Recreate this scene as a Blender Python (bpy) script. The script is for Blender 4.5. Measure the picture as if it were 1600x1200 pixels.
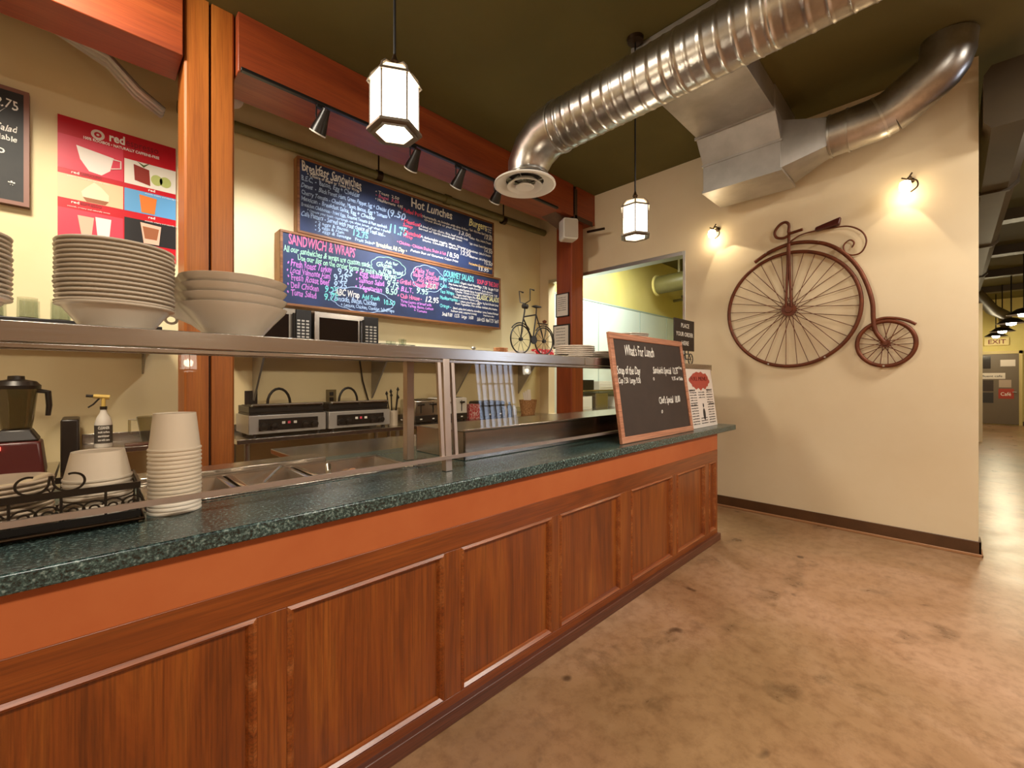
import bpy, math, random
from mathutils import Vector, Matrix
random.seed(7)
scn = bpy.context.scene
for o in list(bpy.data.objects): bpy.data.objects.remove(o)
COL = scn.collection
PI = math.pi

# ------------------------------------------------------------------ camera
TH = 0.7939
cd = bpy.data.cameras.new('camera'); cam = bpy.data.objects.new('camera', cd); COL.objects.link(cam)
cam.location = (0, 0, 1.35); cam.rotation_euler = (PI/2, 0, TH - PI/2)
cd.sensor_width = 36; cd.lens = 674/1600*36; cd.shift_y = -0.0034; cd.clip_start = .02
scn.camera = cam
# ------------------------------------------------------------------ world and exposure
w = bpy.data.worlds.new('world'); scn.world = w; w.use_nodes = True
bg = w.node_tree.nodes['Background']; bg.inputs[0].default_value = (.62, .74, 1, 1); bg.inputs[1].default_value = 1.2
scn.view_settings.view_transform = 'Standard'; scn.view_settings.look = 'None'
scn.view_settings.gamma = 1; scn.view_settings.use_curve_mapping = False
scn.view_settings.exposure = 0.75

def light(name, kind, loc, energy, color=(1, .82, .6), size=.1, aim=None, spot=None, blend=.5, sy=None):
    l = bpy.data.lights.new(name, kind); o = bpy.data.objects.new(name, l); COL.objects.link(o)
    o.location = loc; l.energy = energy; l.color = color
    if kind == 'AREA':
        l.size = size
        if sy: l.shape = 'RECTANGLE'; l.size_y = sy
    else: l.shadow_soft_size = size
    if kind == 'SPOT': l.spot_size = math.radians(spot); l.spot_blend = blend
    if aim is not None:
        o.rotation_euler = (Vector(aim) - Vector(loc)).to_track_quat('-Z', 'Y').to_euler()
    return o
# daylight through the two front windows (behind the viewer)
light('window_daylight', 'AREA', (8.05, -5.69, 2.05), 30, (.70, .80, 1), 1.5, (8.05, 0, 1.6), sy=1.8)
# added warm fill lights behind the viewer, without ceiling fixtures
for x, y in ((-.6, -1.6), (1.8, -1.6), (4.0, -1.8)):
    light('ceiling_fill', 'AREA', (x, y, 3.70), 66, (1, .92, .80), .6, (x, y, 0))
light('ceiling_fill', 'AREA', (-.6, 2.75, 3.70), 60, (1, .90, .74), .5, (.4, 3.3, 0))  # added fill brightening the back wall and tables, no fixture here
# kitchen tubes
light('kitchen_tube_glow', 'AREA', (6.0, 3.3, 3.62), 62, (.93, 1, .88), 1.4, (6.0, 3.6, 0), sy=.35)

# ------------------------------------------------------------------ materials
def lin(c):
    if isinstance(c, str): c = [int(c[i:i+2], 16)/255 for i in (0, 2, 4)]
    return tuple((x/12.92 if x <= .04045 else ((x+.055)/1.055)**2.4) for x in c) + (1,)
def newmat(name):
    m = bpy.data.materials.new(name); m.use_nodes = True
    nt = m.node_tree; b = nt.nodes['Principled BSDF']; return m, nt, b
def link(nt, a, b): nt.links.new(a, b)
def pbr(name, col, rough=.5, metal=0, emit=None, es=0, spec=None, trans=0, alpha=None, coat=0):
    m, nt, b = newmat(name)
    b.inputs['Base Color'].default_value = lin(col); b.inputs['Roughness'].default_value = rough
    b.inputs['Metallic'].default_value = metal
    if emit: b.inputs['Emission Color'].default_value = lin(emit); b.inputs['Emission Strength'].default_value = es
    if spec is not None: b.inputs['Specular IOR Level'].default_value = spec
    if trans: b.inputs['Transmission Weight'].default_value = trans
    if coat: b.inputs['Coat Weight'].default_value = coat; b.inputs['Coat Roughness'].default_value = .15
    return m
def coords(nt, scale=(1, 1, 1), rot=(0, 0, 0)):
    tc = nt.nodes.new('ShaderNodeTexCoord'); mp = nt.nodes.new('ShaderNodeMapping')
    mp.inputs['Scale'].default_value = scale; mp.inputs['Rotation'].default_value = rot
    link(nt, tc.outputs['Object'], mp.inputs['Vector']); return mp.outputs['Vector']
def noise(nt, vec, scale, detail=4, rough=.6, dist=0):
    n = nt.nodes.new('ShaderNodeTexNoise'); link(nt, vec, n.inputs['Vector'])
    n.inputs['Scale'].default_value = scale; n.inputs['Detail'].default_value = detail
    n.inputs['Roughness'].default_value = rough; n.inputs['Distortion'].default_value = dist
    return n.outputs['Fac']
def ramp(nt, fac, stops):
    r = nt.nodes.new('ShaderNodeValToRGB'); link(nt, fac, r.inputs['Fac']); e = r.color_ramp.elements
    while len(e) < len(stops): e.new(.5)
    for el, (p, c) in zip(e, stops): el.position = p; el.color = lin(c)
    return r.outputs['Color']
def mixc(nt, fac, a, b, mode='MIX'):
    n = nt.nodes.new('ShaderNodeMix'); n.data_type = 'RGBA'; n.blend_type = mode
    if isinstance(fac, (int, float)): n.inputs['Factor'].default_value = fac
    else: link(nt, fac, n.inputs['Factor'])
    link(nt, a, n.inputs['A']) if not isinstance(a, tuple) else setattr(n.inputs['A'], 'default_value', a)
    link(nt, b, n.inputs['B']) if not isinstance(b, tuple) else setattr(n.inputs['B'], 'default_value', b)
    return n.outputs['Result']
def bump(nt, b, fac, st=.2, d=.01):
    n = nt.nodes.new('ShaderNodeBump'); n.inputs['Strength'].default_value = st; n.inputs['Distance'].default_value = d
    link(nt, fac, n.inputs['Height']); link(nt, n.outputs['Normal'], b.inputs['Normal'])
def mottled(name, c1, c2, scale=3, rough=.6, metal=0, bst=.0, sc=(1, 1, 1), detail=5, lo=.35, hi=.65, coat=0):
    m, nt, b = newmat(name); v = coords(nt, sc); f = noise(nt, v, scale, detail)
    link(nt, ramp(nt, f, [(lo, c1), (hi, c2)]), b.inputs['Base Color'])
    b.inputs['Roughness'].default_value = rough; b.inputs['Metallic'].default_value = metal
    if bst: bump(nt, b, f, bst)
    if coat: b.inputs['Coat Weight'].default_value = coat; b.inputs['Coat Roughness'].default_value = .2
    return m
def wood(name, dark, mid, light_, axis='z', rough=.35, ring=14, coat=.3, fine=1.0):
    m, nt, b = newmat(name)
    s = {'z': (1, 1, .07), 'x': (.07, 1, 1), 'y': (1, .07, 1)}[axis]
    v = coords(nt, s); f = noise(nt, v, ring, 6, .65, 1.2)
    c = ramp(nt, f, [(.3, dark), (.5, mid), (.72, light_)])
    s2 = {'z': (1, 1, .02), 'x': (.02, 1, 1), 'y': (1, .02, 1)}[axis]
    f2 = noise(nt, coords(nt, s2), 170, 3, .6)
    c2 = ramp(nt, f2, [(.38, '8a8a8a'), (.55, 'ffffff')])
    link(nt, mixc(nt, .55*fine, c, c2, 'MULTIPLY'), b.inputs['Base Color'])
    b.inputs['Roughness'].default_value = rough
    b.inputs['Coat Weight'].default_value = coat; b.inputs['Coat Roughness'].default_value = .25
    bump(nt, b, f2, .08, .003); return m
def steel(name, col='b9b4ad', rough=.28, sc=(.6, 60, 60), amp=.12):
    m, nt, b = newmat(name)
    b.inputs['Base Color'].default_value = lin(col); b.inputs['Metallic'].default_value = 1
    f = noise(nt, coords(nt, sc), 6, 4)
    mr = nt.nodes.new('ShaderNodeMapRange'); link(nt, f, mr.inputs['Value'])
    mr.inputs['To Min'].default_value = rough-amp/2; mr.inputs['To Max'].default_value = rough+amp
    link(nt, mr.outputs['Result'], b.inputs['Roughness']); bump(nt, b, f, .03, .002); return m
def glassy(name, tint=(1, 1, 1, 1), ior=1.5, extra=0.0, rough=.0):
    m = bpy.data.materials.new(name); m.use_nodes = True; nt = m.node_tree; nt.nodes.clear()
    o = nt.nodes.new('ShaderNodeOutputMaterial'); mx = nt.nodes.new('ShaderNodeMixShader')
    fr = nt.nodes.new('ShaderNodeFresnel'); fr.inputs['IOR'].default_value = ior
    ad = nt.nodes.new('ShaderNodeMath'); ad.operation = 'ADD'; ad.inputs[1].default_value = extra
    t = nt.nodes.new('ShaderNodeBsdfTransparent'); t.inputs[0].default_value = tint
    g = nt.nodes.new('ShaderNodeBsdfGlossy'); g.inputs['Roughness'].default_value = rough
    ge = nt.nodes.new('ShaderNodeNewGeometry'); iv = nt.nodes.new('ShaderNodeMath'); iv.operation = 'SUBTRACT'; iv.inputs[0].default_value = 1
    link(nt, ge.outputs['Backfacing'], iv.inputs[1]); mu = nt.nodes.new('ShaderNodeMath'); mu.operation = 'MULTIPLY'
    link(nt, fr.outputs[0], ad.inputs[0]); link(nt, ad.outputs[0], mu.inputs[0]); link(nt, iv.outputs[0], mu.inputs[1]); link(nt, mu.outputs[0], mx.inputs[0])
    link(nt, t.outputs[0], mx.inputs[1]); link(nt, g.outputs[0], mx.inputs[2]); link(nt, mx.outputs[0], o.inputs[0])
    return m
def lampglass(name, col, strength, clear=.35):
    m = bpy.data.materials.new(name); m.use_nodes = True; nt = m.node_tree; nt.nodes.clear()
    o = nt.nodes.new('ShaderNodeOutputMaterial'); mx = nt.nodes.new('ShaderNodeMixShader'); mx.inputs[0].default_value = clear
    e = nt.nodes.new('ShaderNodeEmission'); e.inputs[0].default_value = lin(col); e.inputs[1].default_value = strength
    t = nt.nodes.new('ShaderNodeBsdfTransparent')
    link(nt, e.outputs[0], mx.inputs[1]); link(nt, t.outputs[0], mx.inputs[2]); link(nt, mx.outputs[0], o.inputs[0])
    return m

M = {}
M['plaster'] = mottled('beige_plaster', 'e6d2ae', 'ead8b6', 1.6, .75, bst=.03)
M['plaster_back'] = mottled('cream_plaster', 'ecd9a8', 'f0dfb2', 1.6, .7, bst=.03)
M['yellow'] = mottled('yellow_plaster', 'd8c878', 'dfcf86', 1.2, .7)
M['ceil'] = mottled('olive_ceiling', '5d5526', '655c2b', 1.2, .8)
M['olive'] = mottled('olive_metal', '6b6338', '756c40', 3, .45)
M['hallduct'] = mottled('brown_duct_paint', '3a2c14', '44351a', 2, .5)
M['base'] = mottled('brown_baseboard', '4e3118', '5c3b1f', 6, .45)
M['trimbead'] = pbr('tan_bead', 'a87850', .5)
M['apron'] = mottled('terracotta_paint', 'a85426', 'b05e2e', 3, .55)
M['oak'] = wood('stained_oak', '602a07', '7f3c0d', '9a5419', 'z', .35, 9, .3, .75)
M['oakx'] = wood('stained_oak_rail', '682e08', '803c0e', '98501b', 'x', .35, 9, .3, .75)
M['oakbead'] = wood('oak_bead', '7a3610', '8f4818', 'b06d3c', 'x', .3, 9)
M['plinth'] = wood('oak_plinth', '4c2413', '5c2d18', '6e3c24', 'x', .45, 9)
M['fir'] = wood('fir_post', '8e4a14', 'a45c1e', 'b66e2a', 'z', .5, 5, .1, .5)
M['firred'] = wood('red_fir_post', '84340f', '9a4216', 'ae5420', 'z', .5, 5, .1, .5)
M['beam'] = wood('fir_beam', '7a3014', '92401a', 'a85224', 'x', .5, 4, .1, .5)
M['crack'] = pbr('dark_crack', '2a0d04', .9)
M['steel'] = steel('brushed_steel', 'c6c0b8', .2); M['steeldark'] = steel('worn_steel', 'a0988c', .35)
M['steelv'] = steel('brushed_steel_upright', 'c8b8ac', .42, (60, 60, .6))
M['galv'] = mottled('galvanized_steel', 'a8a49f', 'd0ccc6', 5, .3, 1, .02)
M['galvflat'] = mottled('galvanized_sheet', 'b0aca6', 'c2beb8', 4, .45, .75, .01)
M['alu'] = pbr('aluminium', 'c8c6c0', .3, 1)
M['white'] = pbr('white_enamel', 'e8e4dc', .35); M['whitep'] = pbr('white_plastic', 'd9d3c8', .45)
M['black'] = pbr('black_metal', '0e0b0a', .4); M['blackpl'] = pbr('black_plastic', '17120f', .35)
M['darkglass'] = pbr('smoked_glass', '201814', .08)
M['bronze'] = pbr('aged_bronze', '3b2a18', .4, .7)
M['pewter'] = pbr('pewter_caming', '93877a', .35, .7)
M['rust'] = mottled('rust_iron', '5a2a12', '74391b', 14, .5, .35)
M['stoneware'] = pbr('beige_stoneware', 'c8baa6', .22, coat=.4)
M['china'] = pbr('white_china', 'ddd0c0', .2, coat=.4)
M['paper'] = pbr('white_paper_cup', 'f0e9dd', .55)
M['glass'] = glassy('pane_glass', (.93, .9, .86, 1), 1.5)
M['clear'] = glassy('clear_glass', (.9, .92, .9, 1), 1.4, .04, .05)
M['jar'] = glassy('smoky_jar', (.6, .58, .5, 1), 1.35, .06, .1)
M['acrylic'] = glassy('acrylic', (.97, .97, .97, 1), 1.35)
M['lamp'] = lampglass('glowing_art_glass', 'fff3da', 5.5)
M['bulb'] = pbr('bulb', 'ffffff', .5, emit='ffe6b4', es=7)
M['coolbulb'] = pbr('cool_bulb', 'ffffff', .5, emit='fff2dc', es=14)
M['hallbulb'] = pbr('hall_bulb', 'ffffff', .5, emit='fff0cc', es=22)
M['tube'] = pbr('tube', 'ffffff', .5, emit='f4ffe6', es=6)
M['frp'] = pbr('white_wall_panel', 'dbe6e2', .3); M['seam'] = pbr('panel_seam', '9fb0ac', .5)
M['red'] = pbr('poster_red', 'c4081c', .35); M['chalkdk'] = mottled('slate', '33251d', '3a2b22', 8, .6)
M['slate_bluesheen'] = mottled('menu_slate', '232d48', '303f68', 2.2, .55)  # bluish sheen from the spotlights is put into the base colour
M['slateblack'] = mottled('black_slate', '242422', '2e2c29', 5, .6)
M['frame'] = wood('board_frame', '7c4a26', '9a6338', 'b37c4c', 'x', .5, 10, 0)
M['framev'] = wood('board_side', 'a07040', 'b88652', 'c99a66', 'z', .5, 10, 0)
M['pinkwood'] = wood('light_oak_frame', 'a8694a', 'c48564', 'd39c7c', 'x', .5, 10, 0)
M['darkframe'] = pbr('dark_frame', '1f120c', .35)
M['sheet'] = pbr('white_sheet', 'e4d8cc', .6)
M['plastic_trans'] = glassy('milky_plastic', (.75, .72, .6, 1), 1.3, .08, .4)
def chalk(name, c): return pbr(name, c, .85)
for k, c in dict(cw='f2efe6', cy='f4efb0', cp='f07ba6', cm='d98ae0', cg='b8f0d0', ct='7fe0dc', cr='f0566e', co='f2c06a', cb='b9d4f4', ink='3a332e', gold='d8b060').items():
    M[k] = chalk('lettering_'+k, c)
def granite():
    m, nt, b = newmat('green_speckled_laminate'); v = coords(nt)
    f = noise(nt, v, 110, 3, .7); g = noise(nt, v, 9, 3)
    c = ramp(nt, f, [(.36, '18221f'), (.47, '2d413f'), (.56, '46605c'), (.68, '8a9b94')])
    c2 = ramp(nt, g, [(.3, '9a9a9a'), (.7, 'ffffff')])
    link(nt, mixc(nt, .5, c, c2, 'MULTIPLY'), b.inputs['Base Color'])
    b.inputs['Roughness'].default_value = .24; b.inputs['Specular IOR Level'].default_value = .6
    bump(nt, b, f, .03, .001); return m
M['granite'] = granite()
def floor_mat():
    m, nt, b = newmat('stained_concrete'); v = coords(nt)
    f = noise(nt, v, 1.1, 8, .62, .6); g = noise(nt, v, 14, 6, .7); h = noise(nt, v, 3.2, 6, .6, .3)
    c = ramp(nt, f, [(.3, '8a6a4c'), (.47, 'a08060'), (.62, 'b09276'), (.78, 'c2a68e')])
    c2 = ramp(nt, g, [(.32, 'b09a86'), (.55, 'ffffff')])
    c3 = ramp(nt, h, [(.30, '6f6450'), (.42, 'ffffff')])
    link(nt, mixc(nt, .55, mixc(nt, .5, c, c2, 'MULTIPLY'), c3, 'MULTIPLY'), b.inputs['Base Color'])
    sp_ = noise(nt, v, 5.5, 2, .4); c4 = ramp(nt, sp_, [(.24, '4a3520'), (.285, 'ffffff')])
    big = noise(nt, v, .45, 3, .5); c5 = ramp(nt, big, [(.42, 'cfc09a'), (.56, 'ffe6da')])
    pr_ = b.inputs['Base Color'].links[0].from_socket
    link(nt, mixc(nt, .6, mixc(nt, .7, pr_, c4, 'MULTIPLY'), c5, 'MULTIPLY'), b.inputs['Base Color'])
    mr = nt.nodes.new('ShaderNodeMapRange'); link(nt, h, mr.inputs['Value'])
    mr.inputs['To Min'].default_value = .2; mr.inputs['To Max'].default_value = .42
    link(nt, mr.outputs['Result'], b.inputs['Roughness']); bump(nt, b, g, .05, .004); return m
M['floor'] = floor_mat()

# ------------------------------------------------------------------ mesh helpers
def frame_origin(p):
    while p.parent: p = p.parent
    return p.location.copy()
class MB:
    def __init__(s): s.v = []; s.f = []
    def add(s, vs, fs):
        n = len(s.v); s.v += [tuple(v) for v in vs]; s.f += [tuple(i+n for i in f) for f in fs]; return s
    def hexa(s, p): return s.add(p, [(0, 3, 2, 1), (4, 5, 6, 7), (0, 1, 5, 4), (1, 2, 6, 5), (2, 3, 7, 6), (3, 0, 4, 7)])
    def box(s, x0, y0, z0, x1, y1, z1):
        x0, x1 = sorted((x0, x1)); y0, y1 = sorted((y0, y1)); z0, z1 = sorted((z0, z1))
        return s.hexa([(x0, y0, z0), (x1, y0, z0), (x1, y1, z0), (x0, y1, z0), (x0, y0, z1), (x1, y0, z1), (x1, y1, z1), (x0, y1, z1)])
    def tube(s, pts, r, n=8, closed=False, flat=None):
        pts = [Vector(p) for p in pts]; N = len(pts); rr = r if isinstance(r, (list, tuple)) else [r]*N
        up = None; rings = []
        for i, p in enumerate(pts):
            a = pts[(i-1) % N] if (closed or i > 0) else p; b = pts[(i+1) % N] if (closed or i < N-1) else p
            t = (b-a).normalized() if (b-a).length > 1e-9 else Vector((0, 0, 1))
            if up is None:
                up = Vector((0, 0, 1)) if abs(t.z) < .9 else Vector((1, 0, 0))
            u = (up - t*up.dot(t));
            if u.length < 1e-6: u = Vector((1, 0, 0)) - t*t.x
            u.normalize(); w_ = t.cross(u); up = u
            fl = flat or 1
            rings.append([p + u*math.cos(2*PI*k/n)*rr[i]*fl + w_*math.sin(2*PI*k/n)*rr[i] for k in range(n)])
        vs = [v for rg in rings for v in rg]; fs = []
        for i in range(N if closed else N-1):
            j = (i+1) % N
            for k in range(n): fs.append((i*n+k, i*n+(k+1) % n, j*n+(k+1) % n, j*n+k))
        if not closed: fs.append(tuple(reversed(range(n)))); fs.append(tuple((N-1)*n+k for k in range(n)))
        return s.add(vs, fs)
    def lathe(s, prof, c=(0, 0, 0), n=32, axis='z', sx=1, sy=1, rot=0):
        vs = []; fs = []
        for r, z in prof:
            for k in range(n):
                a = 2*PI*k/n + rot; x, y = r*math.cos(a)*sx, r*math.sin(a)*sy
                q = {'z': (x, y, z), 'x': (z, x, y), 'y': (x, z, y)}[axis]
                vs.append((c[0]+q[0], c[1]+q[1], c[2]+q[2]))
        L = len(prof)
        for i in range(L-1):
            for k in range(n): fs.append((i*n+k, i*n+(k+1) % n, (i+1)*n+(k+1) % n, (i+1)*n+k))
        if prof[0][0] > 1e-5: fs.append(tuple(reversed(range(n))))
        if prof[-1][0] > 1e-5: fs.append(tuple((L-1)*n+k for k in range(n)))
        return s.add(vs, fs)
    def ring(s, prof, c, n=32, axis='z', rot=0):   # closed profile swept round: hollow solid
        vs = []; fs = []; L = len(prof)
        for r, z in prof:
            for k in range(n):
                a = 2*PI*k/n + rot; x, y = r*math.cos(a), r*math.sin(a)
                q = {'z': (x, y, z), 'x': (z, x, y), 'y': (x, z, y)}[axis]
                vs.append((c[0]+q[0], c[1]+q[1], c[2]+q[2]))
        for i in range(L):
            j = (i+1) % L
            for k in range(n): fs.append((i*n+k, i*n+(k+1) % n, j*n+(k+1) % n, j*n+k))
        return s.add(vs, fs)
    def prism(s, poly, fn, t0, t1):               # poly in 2-D, fn(u, v, t) -> point
        n = len(poly); vs = [fn(u, v, t0) for u, v in poly] + [fn(u, v, t1) for u, v in poly]
        fs = [tuple(range(n)), tuple(reversed(range(n, 2*n)))] + [(i, (i+1) % n, (i+1) % n + n, i+n) for i in range(n)]
        return s.add(vs, fs)
    def cyl(s, a, b, r, n=12): return s.tube([a, b], r, n)
    def xf(s, Mx): s.v = [tuple(Mx @ Vector(v)) for v in s.v]; return s
    def build(s, name, mat, parent=None, bev=0, smooth=True, loc=None, seg=2):
        off = frame_origin(parent) if parent else Vector(loc) if loc is not None else Vector((0, 0, 0))
        me = bpy.data.meshes.new(name); me.from_pydata([tuple(Vector(v)-off) for v in s.v], [], s.f)
        import bmesh
        b = bmesh.new(); b.from_mesh(me); bmesh.ops.recalc_face_normals(b, faces=b.faces); b.to_mesh(me); b.free()
        me.materials.append(M[mat] if isinstance(mat, str) else mat)
        if smooth:
            me.shade_smooth(); me.set_sharp_from_angle(angle=math.radians(35))
        o = bpy.data.objects.new(name, me); COL.objects.link(o)
        if parent: o.parent = parent
        elif loc is not None: o.location = loc
        if bev:
            md = o.modifiers.new('edge', 'BEVEL'); md.width = bev; md.segments = seg; md.limit_method = 'ANGLE'
        return o
def tag(o, label=None, cat=None, group=None, kind=None):
    if label: o['label'] = label
    if cat: o['category'] = cat
    if group: o['group'] = group
    if kind: o['kind'] = kind
    return o
def thing(name, label, cat, loc, group=None):
    o = bpy.data.objects.new(name, None); COL.objects.link(o); o.location = loc; o.empty_display_size = .05
    return tag(o, label, cat, group)
def struct(name, mb, mat, parent=None, bev=0):
    o = mb.build(name, mat, parent, bev)
    if not parent: o['kind'] = 'structure'
    return o
def copy_tree(o, parent=None):
    c = o.copy(); COL.objects.link(c)
    if parent: c.parent = parent
    for ch in [x for x in bpy.data.objects if x.parent == o]: copy_tree(ch, c)
    return c
def text(mb, s, o, right, up, size, bold=0.0, width=None, hand=0.0, align='LEFT', depth=.0006):
    """adds solid lettering of s to mb; o = baseline start, right/up unit vectors"""
    cu = bpy.data.curves.new('t', 'FONT'); cu.body = s; cu.size = size; cu.offset = bold*size; cu.resolution_u = 2
    cu.extrude = depth; cu.align_x = align
    if hand: cu.shear = .12
    ob = bpy.data.objects.new('t', cu); me = bpy.data.meshes.new_from_object(ob)
    o = Vector(o); right = Vector(right).normalized(); up = Vector(up).normalized(); nrm = right.cross(up)
    xs = [v.co.x for v in me.vertices] or [0]; W = max(xs)-min(xs)
    k = width/W if (width and W > 0) else 1; ph = random.uniform(0, 6)
    vs = []
    for v in me.vertices:
        x, y, z = v.co; x *= k
        if hand: y += hand*size*math.sin(x*5.2/size+ph)*.5; x += hand*size*.6*math.sin(y*4/size + x*2.1/size+ph)
        vs.append(o+right*x+up*y+nrm*z)
    mb.add(vs, [tuple(p.vertices) for p in me.polygons])
    bpy.data.objects.remove(ob); bpy.data.curves.remove(cu); bpy.data.meshes.remove(me)
    return mb

# ------------------------------------------------------------------ the setting
CZ = 3.84; WX = 4.87; WY = 4.35
struct('floor', MB().box(-3.1, -5.7, -.06, 20.2, 4.55, 0), 'floor')
struct('ceiling', MB().box(-3.1, -5.7, CZ, 20.2, 4.55, CZ+.1), 'ceil')
struct('wall_back', MB().box(-3.1, WY, 0, WX+.14, WY+.15, CZ), 'plaster_back')
struct('wall_left', MB().box(-3.1, -5.7, 0, -3.0, WY, CZ), 'plaster')
wr = MB().box(WX, -.15, 0, WX+.14, 2.15, CZ).box(WX, 2.15, 2.80, WX+.14, 4.18, CZ).box(WX, 4.18, 0, WX+.14, WY, CZ).box(WX, 2.15, 0, WX+.14, 4.18, .86)
struct('wall_right', wr, 'plaster')
b = struct('baseboard_right', MB().box(WX-.014, -.164, 0, WX, 1.95, .115).box(WX-.014, -.164, 0, WX+.154, -.15, .115), 'base', bev=.003)
struct('bead', MB().box(WX-.024, -.174, 0, WX-.014, 1.95, .022).box(WX-.024, -.174, 0, WX+.16, -.164, .022), 'trimbead', b, bev=.004)
# steel casing of the serving opening
struct('trim_1', MB().box(WX-.006, 2.125, .90, WX+.146, 2.155, 2.835).box(WX-.006, 2.155, 2.79, WX+.146, 4.18, 2.835), 'alu', bev=.003)
# front wall with its windows, behind the viewer
fw = MB().box(-3.1, -5.7, 0, 20.2, -5.6, 1.1).box(-3.1, -5.7, 3.0, 20.2, -5.6, CZ)
for x0, x1 in ((-3.1, 7.3), (8.8, 20.2)): fw.box(x0, -5.7, 1.1, x1, -5.6, 3.0)
struct('wall_front', fw, mottled('brown_front_wall', '9a7a58', 'ac8a66', 2, .7))
for i, (x0, x1) in enumerate(((7.3, 8.8),)):
    wn = MB().box(x0, -5.67, 1.1, x0+.06, -5.6, 3.0).box(x1-.06, -5.67, 1.1, x1, -5.6, 3.0).box(x0, -5.67, 1.1, x1, -5.6, 1.16).box(x0, -5.67, 2.94, x1, -5.6, 3.0)
    for k in range(1, 7): wn.box(x0+(x1-x0)*k/7-.02, -5.67, 1.16, x0+(x1-x0)*k/7+.02, -5.6, 2.94)
    for z in (1.75, 2.35): wn.box(x0, -5.67, z-.015, x1, -5.6, z+.015)
    win = struct('window_%d' % (i+1), wn, 'white')
    MB().box(x0+.06, -5.645, 1.16, x1-.06, -5.64, 2.94).build('pane', 'acrylic', win)
# kitchen beyond the opening
struct('wall_kitchen', MB().box(WX+.14, 4.30, 0, 10.3, 4.50, CZ), 'yellow')
struct('wall_kitchen_end', MB().box(10.2, .9, 0, 10.3, 4.30, CZ), 'yellow')
struct('wall_hall', MB().box(WX+.14, .75, 0, 19.9, .9, CZ), 'yellow')
kp = MB().box(WX+.145, 4.275, .1, 10.2, 4.30, 2.70)
kpo = struct('trim_2', kp, 'frp')
sm = MB()
for x in (6.3, 7.72, 8.86): sm.box(x-.008, 4.27, .1, x+.008, 4.276, 2.70)
sm.box(WX+.145, 4.268, 2.69, 10.2, 4.279, 2.715); sm.build('seam_strip', 'seam', kpo)
# hall end: far wall, column
struct('wall_far', MB().box(19.88, -5.6, 0, 20.0, .75, CZ), 'yellow')
struct('trim_3', MB().box(14.0, -.49, 0, 14.3, .75, 3.05), 'plaster')
d = MB().box(19.84, -1.43, .02, 19.88, -.62, 2.16)
door = struct('door_1', d, pbr('grey_door', '6e5f4c', .45), bev=.004)
MB().box(19.82, -1.50, 0, 19.88, -1.43, 2.25).box(19.82, -.62, 0, 19.88, -.55, 2.25).box(19.82, -1.5, 2.16, 19.88, -.55, 2.25).build('door_frame', pbr('cream_casing', 'cdb878', .5), door)
MB().box(19.825, -.86, 1.72, 19.84, -.66, 2.10).build('door_window', 'darkglass', door)
MB().tube([(19.80, -1.37, 1.0), (19.80, -1.30, 1.0)], .014).tube([(19.80, -1.37, 1.0), (19.84, -1.37, 1.0)], .014).build('door_handle', 'alu', door)
struct('baseboard_far', MB().box(19.86, -5.6, 0, 19.88, -1.5, .12), 'base')

# ------------------------------------------------------------------ service counter
ctr = thing('service_counter', 'long stained oak counter front with recessed panels under a terracotta painted band', 'counter', (1.4, 1.39, 0))
X0, X1 = -1.75, 3.82
panels = [(-1.54, -.96), (-.885, -.315), (-.235, .345), (.425, .997), (1.079, 1.648), (1.708, 2.283), (2.405, 2.973), (3.044, 3.556), (3.635, 3.785)]
MB().box(X0, 1.415, 0.05, X1, 1.62, .905).box(X1-.03, 1.62, .05, X1, 2.2, .905).box(X0, 1.62, .05, X0+.03, 2.2, .905).box(X0, 2.17, .05, X1, 2.2, .905).build('carcass', 'oak', ctr)
MB().box(X0, 1.395, .765, X1, 1.415, .905).box(X1-.001, 1.395, .765, X1+.004, 2.2, .905).build('painted_band', 'apron', ctr)
MB().box(X0, 1.392, .672, X1, 1.415, .765).build('top_rail', 'oakx', ctr, bev=.002)
MB().box(X0, 1.392, .055, X1, 1.415, .092).build('bottom_rail', 'oakx', ctr, bev=.002)
st = [X0] + [q for p in panels for q in p] + [X1]
for i in range(0, len(st), 2):
    MB().box(st[i], 1.392, .092, st[i+1], 1.415, .672).build('stile', 'oak', ctr, bev=.002)
for a, b_ in panels:
    fld = MB().box(a+.02, 1.409, .112, b_-.02, 1.416, .652).build('recessed_panel', 'oak', ctr)
    t = .024
    bd = MB()
    for (p, q) in (((a, .092), (b_, .092)), ((b_, .092), (b_, .672)), ((b_, .672), (a, .672)), ((a, .672), (a, .092))): pass
    prof = [(0, 1.392), (.010, 1.386), (.020, 1.396), (.026, 1.410)]
    vs = []; fs = []
    for k, (ins, y) in enumerate(prof):
        vs += [(a+ins, y, .092+ins), (b_-ins, y, .092+ins), (b_-ins, y, .672-ins), (a+ins, y, .672-ins)]
    for k in range(3):
        for j in range(4): fs.append((k*4+j, k*4+(j+1) % 4, (k+1)*4+(j+1) % 4, (k+1)*4+j))
    n = len(vs); vs += [(x, 1.413, z) for x, y, z in vs[:4]] + [(x, 1.413, z) for x, y, z in vs[12:16]]
    for j in range(4):
        fs.append((j, (j+1) % 4, n+(j+1) % 4, n+j)); fs.append((12+j, 12+(j+1) % 4, n+4+(j+1) % 4, n+4+j)); fs.append((n+j, n+(j+1) % 4, n+4+(j+1) % 4, n+4+j))
    MB().add(vs, fs).build('panel_moulding', 'oakbead', ctr, smooth=False)
MB().box(X0, 1.368, 0, X1+.012, 1.415, .058).box(X1, 1.415, 0, X1+.012, 2.2, .058).build('plinth', 'plinth', ctr, bev=.004)

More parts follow.
